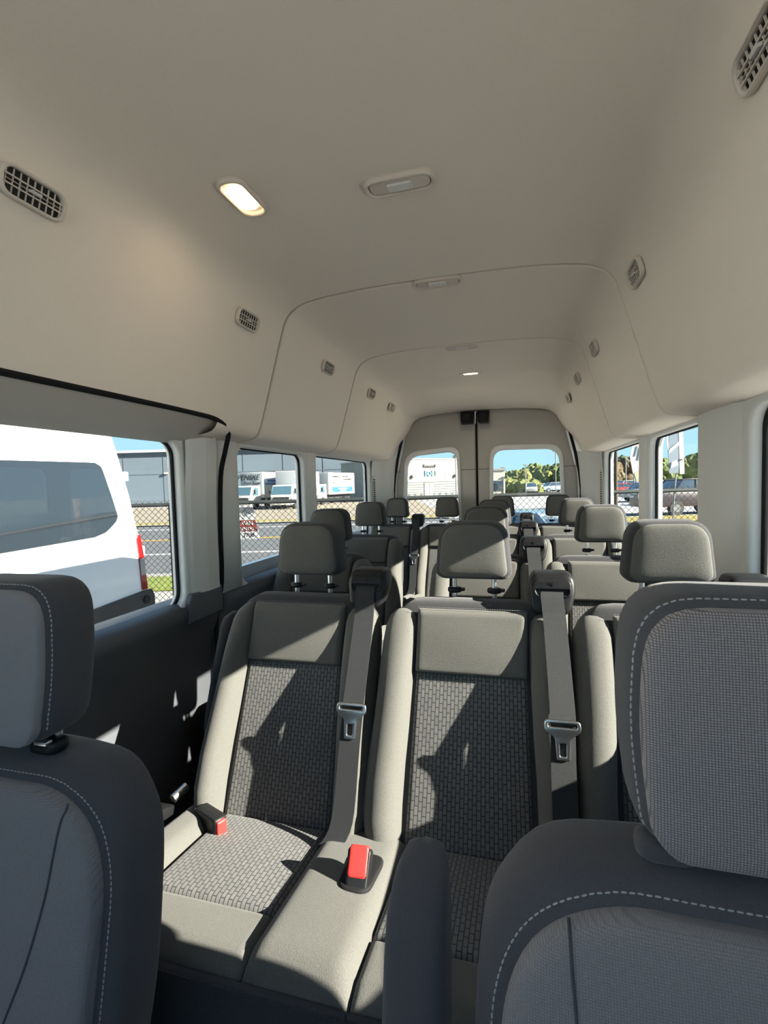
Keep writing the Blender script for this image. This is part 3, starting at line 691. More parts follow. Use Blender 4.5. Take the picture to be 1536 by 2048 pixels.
# ------------------------------------------------------------------ front seats
def front_seat(label, x, y0, arm, mirror):
    t = thing('front_seat', label, 'seat', (x, y0, 0), 0)
    SLF = .20
    def ff(u, v, w): return (u, SLF * (v - .90) + w, v)
    ol = rpoly([(-.245, .36), (.245, .36), (.278, .56), (.270, .74), (.262, .80), (.21, .872), (.10, .882), (-.10, .882), (-.21, .872), (-.262, .80), (-.270, .74), (-.278, .56)], [.05, .05, .1, .1, .06, .09, .04, .04, .09, .06, .1, .1])
    back = puff('backrest', ol, .125, lambda u, v, w: ff(u, v, w + .0325), FABFD, t, n=5, rings=22, npts=90, ctr=(0, .62))
    c = Vector((0, .62))
    def panel_edge(k=1.0):
        q = rpoly([(-.228, .36), (.228, .36), (.247, .56), (.243, .858), (-.243, .858), (-.247, .56)], [.04, .04, .1, .15, .15, .1], 14)
        return [tuple(c + (Vector(p) - c) * k) for p in q]
    puff('back_panel', panel_edge(), .05, lambda u, v, w: ff(u, v, w - .022), MESHL, t, n=6, rings=18, npts=120, ctr=(0, .62), uvs=True)
    # thread along the panel edge
    pe = resample(panel_edge(1.035), 240); top = [p for p in pe if p.y > .45]
    i0 = max(range(len(pe)), key=lambda k: (pe[k] - pe[k - 1]).length if False else 0)
    top.sort(key=lambda p: math.atan2(p.x, p.y - .55))
    def wmain(p, d=.125, off=.0325, n=5):
        O = resample(ol, 360); ang = math.atan2(p.y - .62, p.x); best = min(O, key=lambda q: abs(((math.atan2(q.y - .62, q.x) - ang + PI) % (2 * PI)) - PI))
        r = min(.999, (p - c).length / (best - c).length); return off - d / 2 * (1 - r ** n) ** (1 / n)
    stitches('panel_stitching', [ff(p.x, p.y, wmain(p) - .0006) for p in top], THREAD, t)
    # sewn lines down the panel
    PE = resample(panel_edge(), 360)
    def wpan(p):
        ang = math.atan2(p[1] - .62, p[0]); best = min(PE, key=lambda q: abs(((math.atan2(q.y - .62, q.x) - ang + PI) % (2 * PI)) - PI))
        r = min(.999, (Vector(p[:2]) - c).length / (best - c).length); return -.022 - .025 * (1 - r ** 6) ** (1 / 6)
    for sx in (-1, 1):
        P = smooth_line([(sx * .182, .848), (sx * .180, .80), (sx * .174, .74), (sx * .155, .66), (sx * .130, .59), (sx * .105, .52), (sx * .095, .42)], 8)
        MB().tube([ff(p.x, p.y, wpan(p) - .0004) for p in P], .0016, 6).build('seam', FABFD, t, True)
    pad('woven_panel', lambda s, q: ((s - .5) * .20, .38 + q * .34), .20, .34, .012, .008, lambda u, v, w: ff(u, v, w - .042), WOV, t, puffy=.004)
    # headrest
    hz0, hz1 = .905, 1.142
    def fh(u, v, w): return (u, .022 + .10 * (v - .9) + w, v)
    ho = rpoly([(-.118, hz0 + .02), (-.098, hz0), (.098, hz0), (.118, hz0 + .02), (.128, 1.02), (.118, hz1), (-.118, hz1), (-.128, 1.02)], [.03, .03, .03, .03, .1, .055, .055, .1])
    hc = Vector((0, 1.022))
    h = puff('headrest', ho, .105, fh, FABFD, t, n=5, rings=20, npts=90, ctr=hc)
    fo = [tuple(hc + Vector(((p[0]) * .92, (p[1] - hc.y) * .95 - .005))) for p in ho]
    puff('face_panel', fo, .03, lambda u, v, w: fh(u, v, w - .045), MESHF if arm else FABF, h, n=5, npts=90, ctr=hc, uvs=True)
    so = resample([tuple(hc + Vector(((p[0]) * .965, (p[1] - hc.y) * .98 - .002))) for p in ho], 200)
    def wh(p, d=.105, n=5):
        O = resample(ho, 360); ang = math.atan2(p.y - hc.y, p.x); best = min(O, key=lambda q: abs(((math.atan2(q.y - hc.y, q.x) - ang + PI) % (2 * PI)) - PI))
        r = min(.999, (p - hc).length / (best - hc).length); return -d / 2 * (1 - r ** n) ** (1 / n)
    stitches('headrest_stitching', [fh(p.x, p.y, wh(p) - .0006) for p in so if p.y > hz0 + .022], THREAD, h) if False else None
    seq = [p for p in so if p.y > hz0 + .018]; seq.sort(key=lambda p: math.atan2(p.x, p.y - .95))
    stitches('headrest_stitching', [fh(p.x, p.y, wh(p) - .0006) for p in seq], THREAD, h)
    for sx in (-1, 1):
        MB().tube([(sx * .092, .025, .93), (sx * .092, .02, .86)], .007, 12).build('post', CHROME, t, True)
        g = puff('post_guide', rrect(-.028, -.017, .028, .017, .014), .022, lambda u, v, w, sx=sx: (sx * .088 + u, .012 + v, .893 - w), FABFD if arm else BLACK, t, n=4, npts=36, rings=8)
        if not arm: MB().box((sx * .088 + sx * .006, -.003, .9035), (.024, .012, .006)).build('release_tab', CHROME, g, bevel=.002)
    # cushion below the frame
    puff('cushion', rpoly([(-.25, -.42), (.25, -.42), (.26, .05), (-.26, .05)], .08), .16, lambda u, v, w: (u, v - .10, .40 - w), FABFD, t, n=5)
    MB().box((0, -.25, .17), (.42, .42, .34)).build('pedestal', BLACK, t, bevel=.02)
    if arm:
        xa = arm * .338
        vs_ = [(.40, -.02), (.41, -.008), (.45, -.002), (.55, .0), (.66, .0), (.73, .0), (.77, .002), (.79, .012), (.800, .03), (.803, .045)]
        sweep('armrest', [(xa, z, .055 + w) for z, w in vs_], [.012, .028, .034, .036, .036, .0355, .034, .031, .024, .008], [.02, .036, .044, .047, .047, .046, .043, .036, .024, .008], ff, FABFD, t, n=28, e=3.6)
    return t
front_seat('driver seat at the lower right with mesh headrest and folded up armrest', .50, .50, -1, 1)
front_seat('front passenger seat at the lower left, cut by the picture edge', -.505, .55, 0, -1).location.z = -.022

# ------------------------------------------------------------------ outside: ground
def band(name, x0, x1, d0, d1, z, m, kind='structure', th=.02):
    def q(x, d): s = x * d / FPX; return (CAM.x + s * RX + d * NX, CAM.y + s * RY + d * NY)
    a = []
    for s, d in ((x0, d0), (x1, d0), (x1, d1), (x0, d1)):
        a.append((CAM.x + s * RX + d * NX, CAM.y + s * RY + d * NY))
    vs = [(p[0], p[1], GZ + z) for p in a] + [(p[0], p[1], GZ + z - th) for p in a]
    o = mesh(name, vs, [(0, 1, 2, 3), (7, 6, 5, 4), (0, 4, 5, 1), (1, 5, 6, 2), (2, 6, 7, 3), (3, 7, 4, 0)], m, smooth=False)
    o['kind'] = kind; return o
ASPH = mat('asphalt', (.28, .275, .265), .9, ns=6, na=.12, bump=.3, bs=60)
ROADM = mat('road_asphalt', (.072, .074, .077), .9, ns=3, na=.12)
CONC = mat('pale_concrete', (.23, .22, .20), .9, ns=2, na=.1)
SANDM = mat('sandy_ground', (.20, .165, .118), .95, ns=.8, na=.12)
GRASS = mat('green_grass', (.115, .14, .012), .95, ns=5, na=.5, bump=.6, bs=30)
GRASSY = mat('dry_grass', (.20, .16, .03), .95, ns=2, na=.4)
LINEW = mat('white_line_paint', (.34, .34, .33), .8, ns=20, na=.06)
LINEY = mat('yellow_line_paint', (.30, .18, .025), .8, ns=20, na=.06)
g = MB().box((0, 60, GZ - .1), (400, 300, .1)).build('ground', ASPH); struct(g, 'paved ground around the van')
band('sidewalk', -40, 1, 6.0, 9.5, .02, CONC)
band('grass_verge', -40, 1, 9.5, 11.0, .05, GRASS)['label'] = 'green grass strip along the road behind the fence'
band('curb', -40, 1, 11.0, 11.3, .07, CONC)
band('road', -60, 60, 11.3, 27.5, .012, ROADM)
band('road_line', -60, 60, 15.1, 15.3, .025, LINEW)
band('road_line', -60, 60, 19.4, 19.75, .025, LINEY)
band('road_line', -60, 60, 24.9, 25.15, .025, LINEW)
band('curb', -60, 4, 27.5, 27.9, .09, CONC)
band('grass_verge', -60, 4, 27.9, 30, .06, GRASSY)
band('sandy_lot', -60, 4, 30, 60, .03, SANDM)
band('grass_verge', 3.2, 40, 21.5, 24.6, .05, GRASSY)
# ------------------------------------------------------------------ chain link fence
fence = thing('chain_link_fence', 'black chain link fence behind the van with a round top rail', 'fence', tuple(EG(768, 5.85)), ROT)
FH = 1.25 - .158 - GZ; fx0, fx1 = -5.6, 5.2
FENM = mat('black_coated_wire', (.022, .024, .026), .55, na=.1)
RAILM = mat('dark_green_rail', (.010, .014, .013), .75, na=.08)
MB().tube([(fx0, 0, FH), (fx1, 0, FH)], .024, 12).build('top_rail', RAILM, fence, True)
for px in (-5.4, -2.55, 2.62, 5.0):
    MB().tube([(px, 0, 0), (px, 0, FH + .01)], .026, 12).build('post', RAILM, fence, True)
mb = MB(); step = .074
k = int(fx0 / step)
top = FH + .055; bot = .05; H = top - bot
xx = fx0 - H
while xx < fx1:
    for dx in (1, -1):
        a0 = xx if dx == 1 else xx + H
        p0 = Vector((a0, .012 * dx, bot)); p1 = Vector((a0 + dx * H, .012 * dx, top))
        lo, hi = 0, 1
        for x_lim in (fx0, fx1):
            t = (x_lim - p0.x) / (p1.x - p0.x)
            if (x_lim == fx0) == (dx == 1): lo = max(lo, t)
            else: hi = min(hi, t)
        if hi > lo: mb.tube([p0.lerp(p1, lo), p0.lerp(p1, hi)], .0030, 4)
    xx += step
mb.build('wire_mesh', FENM, fence)
# rental banner on the fence
ban = thing('rental_banner', 'white banner with a dark red VAN RENTAL panel behind the fence wires', 'banner', tuple(E(499, 1046, 5.93)), ROT)
BANW = mat('banner_vinyl', (.42, .42, .41), .7, ns=20, na=.04); BANR = mat('banner_red', (.15, .022, .018), .7, na=.05); INK = mat('black_ink', (.012, .012, .013), .7, na=.05); WHITE = mat('white_ink', (.45, .45, .44), .7, na=.02)
q = 5.93 / FPX
def fbn(u, v, w): return (u * q, w, v * q)
plate('sheet', [[(-60, -32), (18, -32), (6, 35), (-60, 35)]], .006, .001, fbn, BANW, ban, False)
plate('red_panel', [[(-60, -16), (15, -16), (11, 6), (-60, 6)]], .004, .001, lambda u, v, w: fbn(u, v, w - .005), BANR, ban, False)
text('lettering', 'VAN', 11.5 * q, lambda u, v, w: (u - 17.5 * q, -.009 + w, v - 4 * q), WHITE, ban)
text('lettering', 'RENTAL', 8.2 * q, lambda u, v, w: (u - 22 * q, -.009 + w, v - 14 * q), WHITE, ban)
text('lettering', '.7708', 11.5 * q, lambda u, v, w: (u - 18 * q, -.005 + w, v - 28 * q), INK, ban)
mb = MB()
for k in range(26):
    mb.box((random.uniform(-16, 1) * q, -.004, random.uniform(13, 31) * q), (random.uniform(2, 5) * q, .003, .9 * q), Matrix.Rotation(random.uniform(-1.2, 1.2), 3, 'Y'))
mb.build('faded_print', INK, ban)

# ------------------------------------------------------------------ neighbouring white van
DKHUB0 = mat('steel_wheel_hub', (.14, .14, .145), .5, na=.1)
VANW = mat('white_van_paint', (.72, .72, .70), .3, na=.015, coat=.6); VGLASS = mat('dark_side_glass', (.012, .015, .02), .04, spec=.8, na=.05, coat=1)
VGREY = mat('grey_bumper_plastic', (.016, .018, .020), .5, na=.08); TAIL = mat('red_tail_lens', (.22, .006, .008), .15, na=.08, coat=.6); TAILW = mat('clear_tail_lens', (.30, .29, .28), .2, na=.08)
van = thing('white_van', 'white passenger van parked beside, seen through the left window', 'van', (-4.66, 0, GZ), 0)
HW = [(-.42, .97), (-.30, 1.0), (.1, 1.005), (.5, 1.003), (.80, .997), (1.2, .975), (1.55, .945), (1.80, .92), (2.08, .885), (2.17, .82), (2.22, .70), (2.245, .5), (2.25, .2)]
YR = [(-.42, 4.40), (-.3, 4.46), (.2, 4.46), (.8, 4.40), (1.2, 4.335), (1.55, 4.265), (1.85, 4.20), (2.1, 4.13), (2.25, 3.9)]
def hw(z): return interp(HW, z)
def yr(z): return interp(YR, z)
rings = []; zl = [z for z, _ in HW]
zl = sorted(set(zl + [.3, .65, 1.0, 1.38, 1.68]))
vs = []; fs = []; NP = 0
for z in zl:
    r_ = rrect(-hw(z), -2.6, hw(z), yr(z), [.3, .3, .13, .13], 8); NP = len(r_)
    vs += [(p[0], p[1], z - GZ) for p in r_]
for j in range(len(zl) - 1):
    for i in range(NP): fs.append((j * NP + i, j * NP + (i + 1) % NP, (j + 1) * NP + (i + 1) % NP, (j + 1) * NP + i))
fs.append(tuple(range(NP))); fs.append(tuple((len(zl) - 1) * NP + i for i in range(NP)))
vb = mesh('body', vs, fs, VANW, van)
def fv(u, v, w): return (hw(v) + .004 + w, u, v - GZ)
def dense(ol, n=120): return [tuple(p) for p in resample(ol, n)]
def side_patch(name, ol, off, m, nz=14):       # panel that follows the curved side: rows across the outline
    zmin = min(p[1] for p in ol); zmax = max(p[1] for p in ol); vs = []; fs = []
    rows = []
    for k in range(nz + 1):
        z = zmin + (zmax - zmin) * (.002 + .996 * k / nz); xs = []
        for a, b in zip(ol, ol[1:] + ol[:1]):
            if (a[1] - z) * (b[1] - z) <= 0 and a[1] != b[1]: xs.append(a[0] + (b[0] - a[0]) * (z - a[1]) / (b[1] - a[1]))
        rows.append((z, min(xs), max(xs)))
    for z, a, b in rows: vs += [fv(a, z, off), fv(b, z, off), fv(b, z, -.01), fv(a, z, -.01)]
    for k in range(nz):
        for i in range(4): fs.append((4 * k + i, 4 * k + (i + 1) % 4, 4 * k + 4 + (i + 1) % 4, 4 * k + 4 + i))
    fs += [(0, 1, 2, 3), (4 * nz, 4 * nz + 1, 4 * nz + 2, 4 * nz + 3)]
    return mesh(name, vs, fs, m, van, False)
side_patch('side_window', rpoly([(1.6, .80), (2.87, .798), (3.87, .835), (4.08, .985), (3.93, 1.552), (1.6, 1.52)], [.06, .3, .10, .06, .08, .06]), .006, VGLASS, 24)
side_patch('side_window', rpoly([(-.2, .80), (1.45, .80), (1.45, 1.52), (-.2, 1.50)], .06), .006, VGLASS)
sd = MB()
for P in ([(-1, 1.68), (3.0, 1.70), (4.02, 1.695), (4.10, 1.66)], [(4.04, 1.80), (4.04, 1.70), (4.10, 1.45), (4.19, 1.05), (4.22, .90), (4.32, .80)], [(1.5, .63), (3.40, .715), (3.42, .745), (3.3, .745), (1.5, .66)]):
    sd.tube([fv(a, b, .000) for a, b in smooth_line(P, 5)], .006, 6)
sd.build('panel_joints', mat('joint_grey', (.35, .35, .34), .6), van, True)
MB().tube([fv(a, b, .012) for a, b in [(-2, 1.98), (1, 1.985), (3.9, 1.98)]], .02, 8).build('drip_rail', VANW, van, True)
tl = side_patch('tail_light', [(4.325, .20), (4.40, .20), (4.365, .62), (4.335, .80), (4.285, .79), (4.305, .55)], .012, TAIL)
mesh('clear_section', [fv(4.315, .36, .0135), fv(4.385, .36, .0135), fv(4.368, .54, .0135), fv(4.307, .54, .0135)], [(0, 1, 2, 3)], TAILW, tl, False)
for z in (1.42, .62): MB().box((hw(z) - .03, yr(z) - .03, z - GZ), (.05, .06, .10)).build('door_hinge', VANW, van, bevel=.015)
bp = side_patch('bumper', [(3.3, -.40), (4.47, -.40), (4.49, .10), (4.45, .19), (4.0, .185), (3.3, .10)], .02, VGREY)
MB().box((0, 4.46, .62), (1.96, .10, .55)).build('rear_bumper', VGREY, van, bevel=.04)
mesh('parking_sensor', *(lambda b: (b.v, b.f))(MB().tube([fv(4.36, .09, .012), fv(4.36, .09, .032)], .045, 20)), BLACK, bp, False)
plate('lower_stripe', [[(3.3, 0), (4.42, .0), (4.42, .012), (3.3, .012)]], .01, .002, lambda u, v, w: fv(u, v - .07, .026 + w), STEEL, bp)
for y in (3.0, -1.6):
    w_ = mesh('wheel', *(lambda b: (b.v, b.f))(MB().tube([(.78, y, .34), (1.0, y, .34)], .34, 24)), RUBBER, van, False)
    mesh('hub', *(lambda b: (b.v, b.f))(MB().tube([(.98, y, .34), (1.012, y, .34)], .2, 16)), DKHUB0, w_, False)

# ------------------------------------------------------------------ buildings
GREYB = mat('grey_wall_panels', (.085, .11, .135), .85, ns=.5, na=.06); WHITEB = mat('cream_wall', (.30, .272, .22), .85, ns=.6, na=.03)
b1 = thing('warehouse', 'long grey warehouse behind the parked trucks', 'building', tuple(EG(331, 74)), ROT)
MB().box((0, 10, 4.0), (62, 20, 8.0)).build('wall', GREYB, b1)
MB().box((0, 9.8, 8.05), (62.6, 20.8, .35)).build('roof_edge', mat('pale_coping', (.34, .36, .38), .6), b1)
MB().box((0, -.02, 4.6), (62, .06, .10)).build('wall_band', mat('band_grey', (.07, .085, .10), .7), b1)
mb = MB()
for x in range(-30, 31, 6): mb.box((x, -.03, 4), (.10, .05, 8))
mb.build('panel_joint', mat('band_grey', (.30, .31, .33), .7), b1)
MB().box((.4, -.2, 4.7), (.5, .4, .25)).build('wall_light', WHITEB, b1)
b2_ = thing('store_building', 'cream store with grey siding and a small sign, seen through the left back window', 'building', tuple(EG(790, 62)), ROT + .5)
SID = mat('grey_siding', (.125, .132, .125), .7, ns=.5, na=.03)
MB().box((4.5, 6, 2.6), (13, 12, 5.2)).build('wall', WHITEB, b2_)
mb = MB()
for k in range(8): mb.box((4.5, -.06, .2 + k * .31), (13.05, .14, .27))
mb.build('siding', SID, b2_)
MB().box((4.5, 6, 5.25), (13.2, 12.2, .14)).build('roof_edge', mat('coping_dark', (.35, .30, .28), .6), b2_)
d_ = MB().box((5.1, -.14, 1.1), (1.5, .1, 2.2)).build('entrance', mat('dark_frame', (.08, .08, .08), .5), b2_)
MB().box((4.75, -.21, 1.05), (.55, .04, 1.9)).box((5.45, -.21, 1.05), (.55, .04, 1.9)).build('glass', mat('pale_door_glass', (.45, .47, .46), .2), d_)
mb = MB()
for x, w_, h_ in ((-.95, .18, .42), (-.66, .26, .24), (-.36, .24, .26), (-.06, .28, .22), (.25, .24, .26), (.53, .20, .24), (.80, .20, .40)): mb.box((5.4 + x, -.10, 4.15 + h_ / 2), (w_, .05, h_))
mb.build('sign_letters', INK, b2_)
SBLUE = mat('sign_blue', (.05, .16, .30), .6)
mb = MB()
for x in (-.62, .46): mb.box((5.3 + x, -.10, 3.4), (.24, .05, .75))
mb.build('sign_bars', SBLUE, b2_)
plate('sign_ring', [[(5.22 + .36 * math.cos(a), 3.36 + .36 * math.sin(a)) for a in [k * PI / 12 for k in range(24)]], [(5.22 + .17 * math.cos(a), 3.36 + .17 * math.sin(a)) for a in [k * PI / 12 for k in range(24)]]], .05, .005, lambda u, v, w: (u, -.10 + w, v), SBLUE, b2_)
MB().box((6.3, -.1, 3.4), (.2, .05, .7)).build('sign_stroke', mat('sign_green', (.08, .33, .10), .6), b2_)
mb = MB()
for x in (-.6, 1.6, 7.9, 9.6): mb.box((x, -.02, 3.9), (.05, .05, 2.6))
mb.build('wall_joint', mat('coping_dark', (.35, .30, .28), .6), b2_)
for x in (2.6, 9.4): MB().box((x, -.2, 3.0), (.3, .35, .4)).build('wall_light', mat('dark_frame', (.08, .08, .08), .5), b2_, bevel=.05)
rb = thing('red_building', 'strip of a red fronted building right of the cream store', 'building', tuple(EG(925, 75)), ROT)
MB().box((1.2, 3, 2.6), (3.4, 6, 5.2)).build('wall', mat('salmon_wall', (.26, .10, .08), .8, na=.05), rb); MB().box((1.2, 2.9, 5.8), (3.4, 6, 1.4)).build('fascia', WHITEB, rb); MB().box((1.2, -.05, 3.4), (3.4, .1, .9)).build('awning', mat('awning_red', (.55, .06, .05), .7), rb)
st_ = thing('strip_mall', 'low white store front with red MART letters on the right', 'building', tuple(EG(1362, 100)), ROT)
MB().box((0, 5, .7), (36, 10, 1.4)).build('wall', mat('dark_grey_wall', (.08, .085, .09), .8, na=.05), st_)  # even dark grey wall below the fascia
MB().box((0, 4.6, 2.1), (36.4, 11, 1.8)).build('fascia', mat('white_fascia', (.34, .36, .39), .6, na=.02), st_)
text('sign_lettering', 'MART', .85, lambda u, v, w: (-4.4 + u, -.94 + w, 1.75 + v), mat('sign_dark_red', (.25, .02, .02), .6), st_, sx=1.1)
sh = thing('small_store', 'small pale building left of the trees in the right back window', 'building', tuple(EG(990, 75)), ROT)
MB().box((0, 3, 1.9), (3.2, 6, 3.8)).build('wall', WHITEB, sh); MB().box((0, 2.9, 3.9), (3.5, 6.3, .3)).build('roof_edge', SID, sh); MB().box((.4, -.05, 1.4), (1.8, .1, 1.6)).build('window', VGLASS, sh)

# ------------------------------------------------------------------ trucks
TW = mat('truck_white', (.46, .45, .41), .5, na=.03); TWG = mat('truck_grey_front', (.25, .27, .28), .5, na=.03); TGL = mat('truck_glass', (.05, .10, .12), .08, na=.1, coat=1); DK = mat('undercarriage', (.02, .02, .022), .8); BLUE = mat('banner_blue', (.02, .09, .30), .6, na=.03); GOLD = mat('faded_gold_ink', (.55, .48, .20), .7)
def truck(label, x, d, turn, side_sign):
    t = thing('box_truck', label, 'truck', tuple(EG(x, d)), ROT + turn)
    bx = MB().box((0, 5.0, 2.35), (2.5, 6.2, 2.5)).build('cargo_box', TW, t, bevel=.04)
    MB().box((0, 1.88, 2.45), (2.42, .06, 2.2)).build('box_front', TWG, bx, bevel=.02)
    cb_ = MB().add([(-1.05, 0, .5), (1.05, 0, .5), (1.05, 0, 1.35), (-1.05, 0, 1.35), (-.98, .45, 2.25), (.98, .45, 2.25), (-1.05, 1.75, .5), (1.05, 1.75, .5), (-.98, 1.75, 2.3), (.98, 1.75, 2.3)],
             [(0, 1, 2, 3), (3, 2, 5, 4), (4, 5, 9, 8), (0, 3, 4, 8, 6), (1, 7, 9, 5, 2), (6, 8, 9, 7), (0, 6, 7, 1)]).build('cab', TW, t, bevel=.06)
    MB().add([(-.95, .03, 1.40), (.95, .03, 1.40), (.88, .42, 2.15), (-.88, .42, 2.15), (-.95, .0, 1.41), (.95, .0, 1.41), (.88, .39, 2.16), (-.88, .39, 2.16)], [(0, 1, 2, 3), (7, 6, 5, 4), (0, 4, 5, 1), (1, 5, 6, 2), (2, 6, 7, 3), (3, 7, 4, 0)]).build('windshield', TGL, t)
    for sx in (-1, 1):
        MB().add([(sx * 1.058, .35, 1.35), (sx * 1.058, 1.3, 1.35), (sx * 1.0, 1.3, 2.1), (sx * 1.0, .62, 2.1), (sx * 1.03, .35, 1.35), (sx * 1.03, 1.3, 1.35), (sx * .97, 1.3, 2.1), (sx * .97, .62, 2.1)], [(0, 1, 2, 3), (7, 6, 5, 4), (0, 4, 5, 1), (1, 5, 6, 2), (2, 6, 7, 3), (3, 7, 4, 0)]).build('side_window', TGL, t)
        MB().box((sx * .82, -.02, .82), (.32, .08, .2)).build('headlight', LENS, t, bevel=.03)
        MB().box((sx * 1.25, .35, 1.7), (.18, .1, .42)).build('mirror', DK, t, bevel=.03)
        for y in (.9, 6.2): MB().tube([(sx * .8, y, .42), (sx * 1.08, y, .42)], .42, 18).build('wheel', DK, t, True)
    MB().box((0, -.05, .55), (2.1, .2, .25)).build('bumper', TW, t, bevel=.04)
    MB().box((0, -.02, 1.05), (1.5, .05, .22)).build('grille', DK, t)
    MB().box((0, 4.5, .8), (1.2, 7, .5)).build('chassis', DK, t)
    return t
t1 = truck('box truck at the left with black lettering over the cab', 483, 46, -.30, 0)
text('lettering', 'PENSKE', .72, lambda u, v, w: (-1.6 + u, 1.80 + w, 2.85 + v), INK, t1, shear=.35, depth=.02)
text('lettering', 'Truck Rental', .36, lambda u, v, w: (-.9 + u, 1.80 + w, 2.42 + v), INK, t1, shear=.35, depth=.02)
m_ = MB(); m_.box((1.28, 4.2, 2.75), (.03, 3.0, .22)); m_.box((1.28, 4.0, 2.45), (.03, 3.4, .16)); m_.build('blue_stripe', BLUE, t1)
t2_ = truck('box truck with plain grey box front, right of the lettered truck', 563, 45, -.16, 0)
t3 = truck('box truck turned sideways with a banner of text and a blue band', 622, 54, -.42, 1)
def ftb(u, v, w): return (1.27 + w, 2.2 + u, v)
plate('side_banner', [[(0, 1.25), (5.5, 1.25), (5.5, 3.45), (0, 3.45)]], .04, .005, ftb, BANW, t3, False)
plate('blue_band', [[(.25, 1.35), (5.25, 1.35), (5.25, 1.95), (.25, 1.95)]], .03, .002, lambda u, v, w: ftb(u, v, w + .03), BLUE, t3, False)
m_ = MB()
for (u, v, a) in ((.4, 3.15, 1.6), (2.9, 3.18, 1.2), (3.1, 2.82, 1.9)):
    x = 0
    while x < a:
        wl = random.uniform(.12, .28); m_.box(ftb(u + x, v, .03), (.02, wl * .8, .16)); x += wl
for k in range(14): m_.box(ftb(.5 + random.uniform(0, 1.8), 2.62 + random.uniform(-.22, .22), .03), (.02, .09, random.uniform(.12, .3)))
m_.build('small_print', INK, t3)
MB().box(ftb(1.4, 2.2, .03), (.02, 2.0, .04)).box(ftb(4.0, 2.2, .03), (.02, 2.0, .04)).box(ftb(4.0, 2.36, .03), (.02, 2.0, .04)).build('fine_print', GOLD, t3)
MB().box(ftb(2.8, 1.75, .05), (.02, 2.2, .10)).box(ftb(2.8, 1.52, .05), (.02, 1.3, .16)).build('white_print', WHITE, t3)
ms = thing('lot_sign', 'small grey sign board standing between the two white trucks', 'sign', tuple(EG(531, 52)), ROT)
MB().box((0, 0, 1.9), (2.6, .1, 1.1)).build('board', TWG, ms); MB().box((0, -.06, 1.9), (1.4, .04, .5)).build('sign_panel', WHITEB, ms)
for x in (-1, 1): MB().box((x, 0, .7), (.1, .1, 1.4)).build('post', DK, ms)

# ------------------------------------------------------------------ cars in the lots
DKHUB = mat('dull_hub', (.10, .10, .11), .5, na=.1)
CGL = mat('car_glass', (.03, .045, .06), .06, na=.1, coat=1)
def make_car(kind, paint):
    t = thing(kind, '', 'car')
    if kind == 'sedan': body = [(-2.25, .3), (-2.3, .75), (-1.55, .95), (1.3, .98), (2.2, .92), (2.28, .35)]; top = [(-1.45, .93), (-.55, 1.42), (.75, 1.43), (1.75, .97)]; h = 1.42
    elif kind == 'sport_utility': body = [(-2.3, .35), (-2.32, .95), (-1.5, 1.08), (2.2, 1.10), (2.3, .4)]; top = [(-1.45, 1.06), (-.75, 1.68), (1.75, 1.68), (2.18, 1.08)]; h = 1.68
    else: body = [(-2.8, .45), (-2.82, 1.12), (-1.6, 1.22), (2.75, 1.22), (2.8, .5)]; top = [(-1.45, 1.20), (-.85, 1.84), (.55, 1.84), (.85, 1.21)]; h = 1.84
    def prism(name, pts, hw_, inset, m, par):
        n = len(pts); vs = []; fs = []
        zmx = max(p[1] for p in pts); zmn = min(p[1] for p in pts)
        for sx in (-1, 1):
            for p in pts: vs.append((p[0], sx * (hw_ - inset * (p[1] - zmn) / (zmx - zmn)), p[1]))
        for i in range(n): fs.append((i, (i + 1) % n, n + (i + 1) % n, n + i))
        fs += [tuple(range(n)), tuple(range(2 * n - 1, n - 1, -1))]
        return MB().add(vs, fs).build(name, m, par, bevel=.06)
    prism('body', body, .92, .06, paint, t)
    gh = prism('windows', top, .84, .18, CGL, t)
    c = [p for p in top if p[1] > h - .05]
    MB().box(((c[0][0] + c[-1][0]) / 2, 0, h + .0), (c[-1][0] - c[0][0] + .1, 1.36, .07)).build('roof', paint, t, bevel=.03)
    for y in (-1, 1):
        mb = MB(); 
        for a, b in ((top[0], top[1]), (top[-1], top[-2])): mb.tube([(a[0], y * .84, a[1]), (b[0], y * .67, b[1])], .035, 6)
        mb.tube([((top[0][0] + top[-1][0]) / 2, y * .85, top[0][1]), ((c[0][0] + c[-1][0]) / 2, y * .68, h)], .035, 6)
        mb.build('pillar', paint, t)
        for x in (-1.4, 1.42):
            r = .33 if kind == 'sedan' else .38
            w = MB().tube([(x, y * .70, r), (x, y * .945, r)], r, 20).build('wheel', DK, t, True)
            MB().tube([(x, y * .90, r), (x, y * .955, r)], r * .5, 14).build('hub', DKHUB, w, True)
        MB().box((body[1][0] + .06, y * .68, body[1][1] - .12), (.12, .36, .14)).build('headlight', LENS, t, bevel=.02)
        MB().box((body[-2][0] - .02, y * .76, body[-2][1] - .12), (.1, .2, .2)).build('tail_light', TAIL, t, bevel=.02)
    return t
PW = mat('car_white', (.36, .36, .36), .3, na=.02, coat=.6); PS = mat('car_silver_blue', (.16, .21, .26), .3, na=.02, coat=.6); PK = mat('car_dark', (.03, .03, .035), .3, na=.02, coat=.6); PR = mat('car_dark_red', (.022, .010, .012), .3, na=.02, coat=.6); PRED = mat('car_red', (.35, .03, .03), .3, coat=.5)
protos = {'sedan': make_car('sedan', PW), 'sport_utility': make_car('sport_utility', PW), 'pickup_truck': make_car('pickup_truck', PR)}
usedc = set()
def car(kind, x, d, rz, label, paint=None, group='cars in the lots'):
    p = protos[kind]; base = 'car_dark_red' if kind == 'pickup_truck' else 'car_white'
    loc = EG(x, d)
    if kind not in usedc and paint is None:
        usedc.add(kind); p.location = loc; p.rotation_euler = (0, 0, ROT + rz); p['label'] = label; p['group'] = group; return p
    return dup(p, loc, label, group, ROT + rz, swap={base: paint} if paint else None)
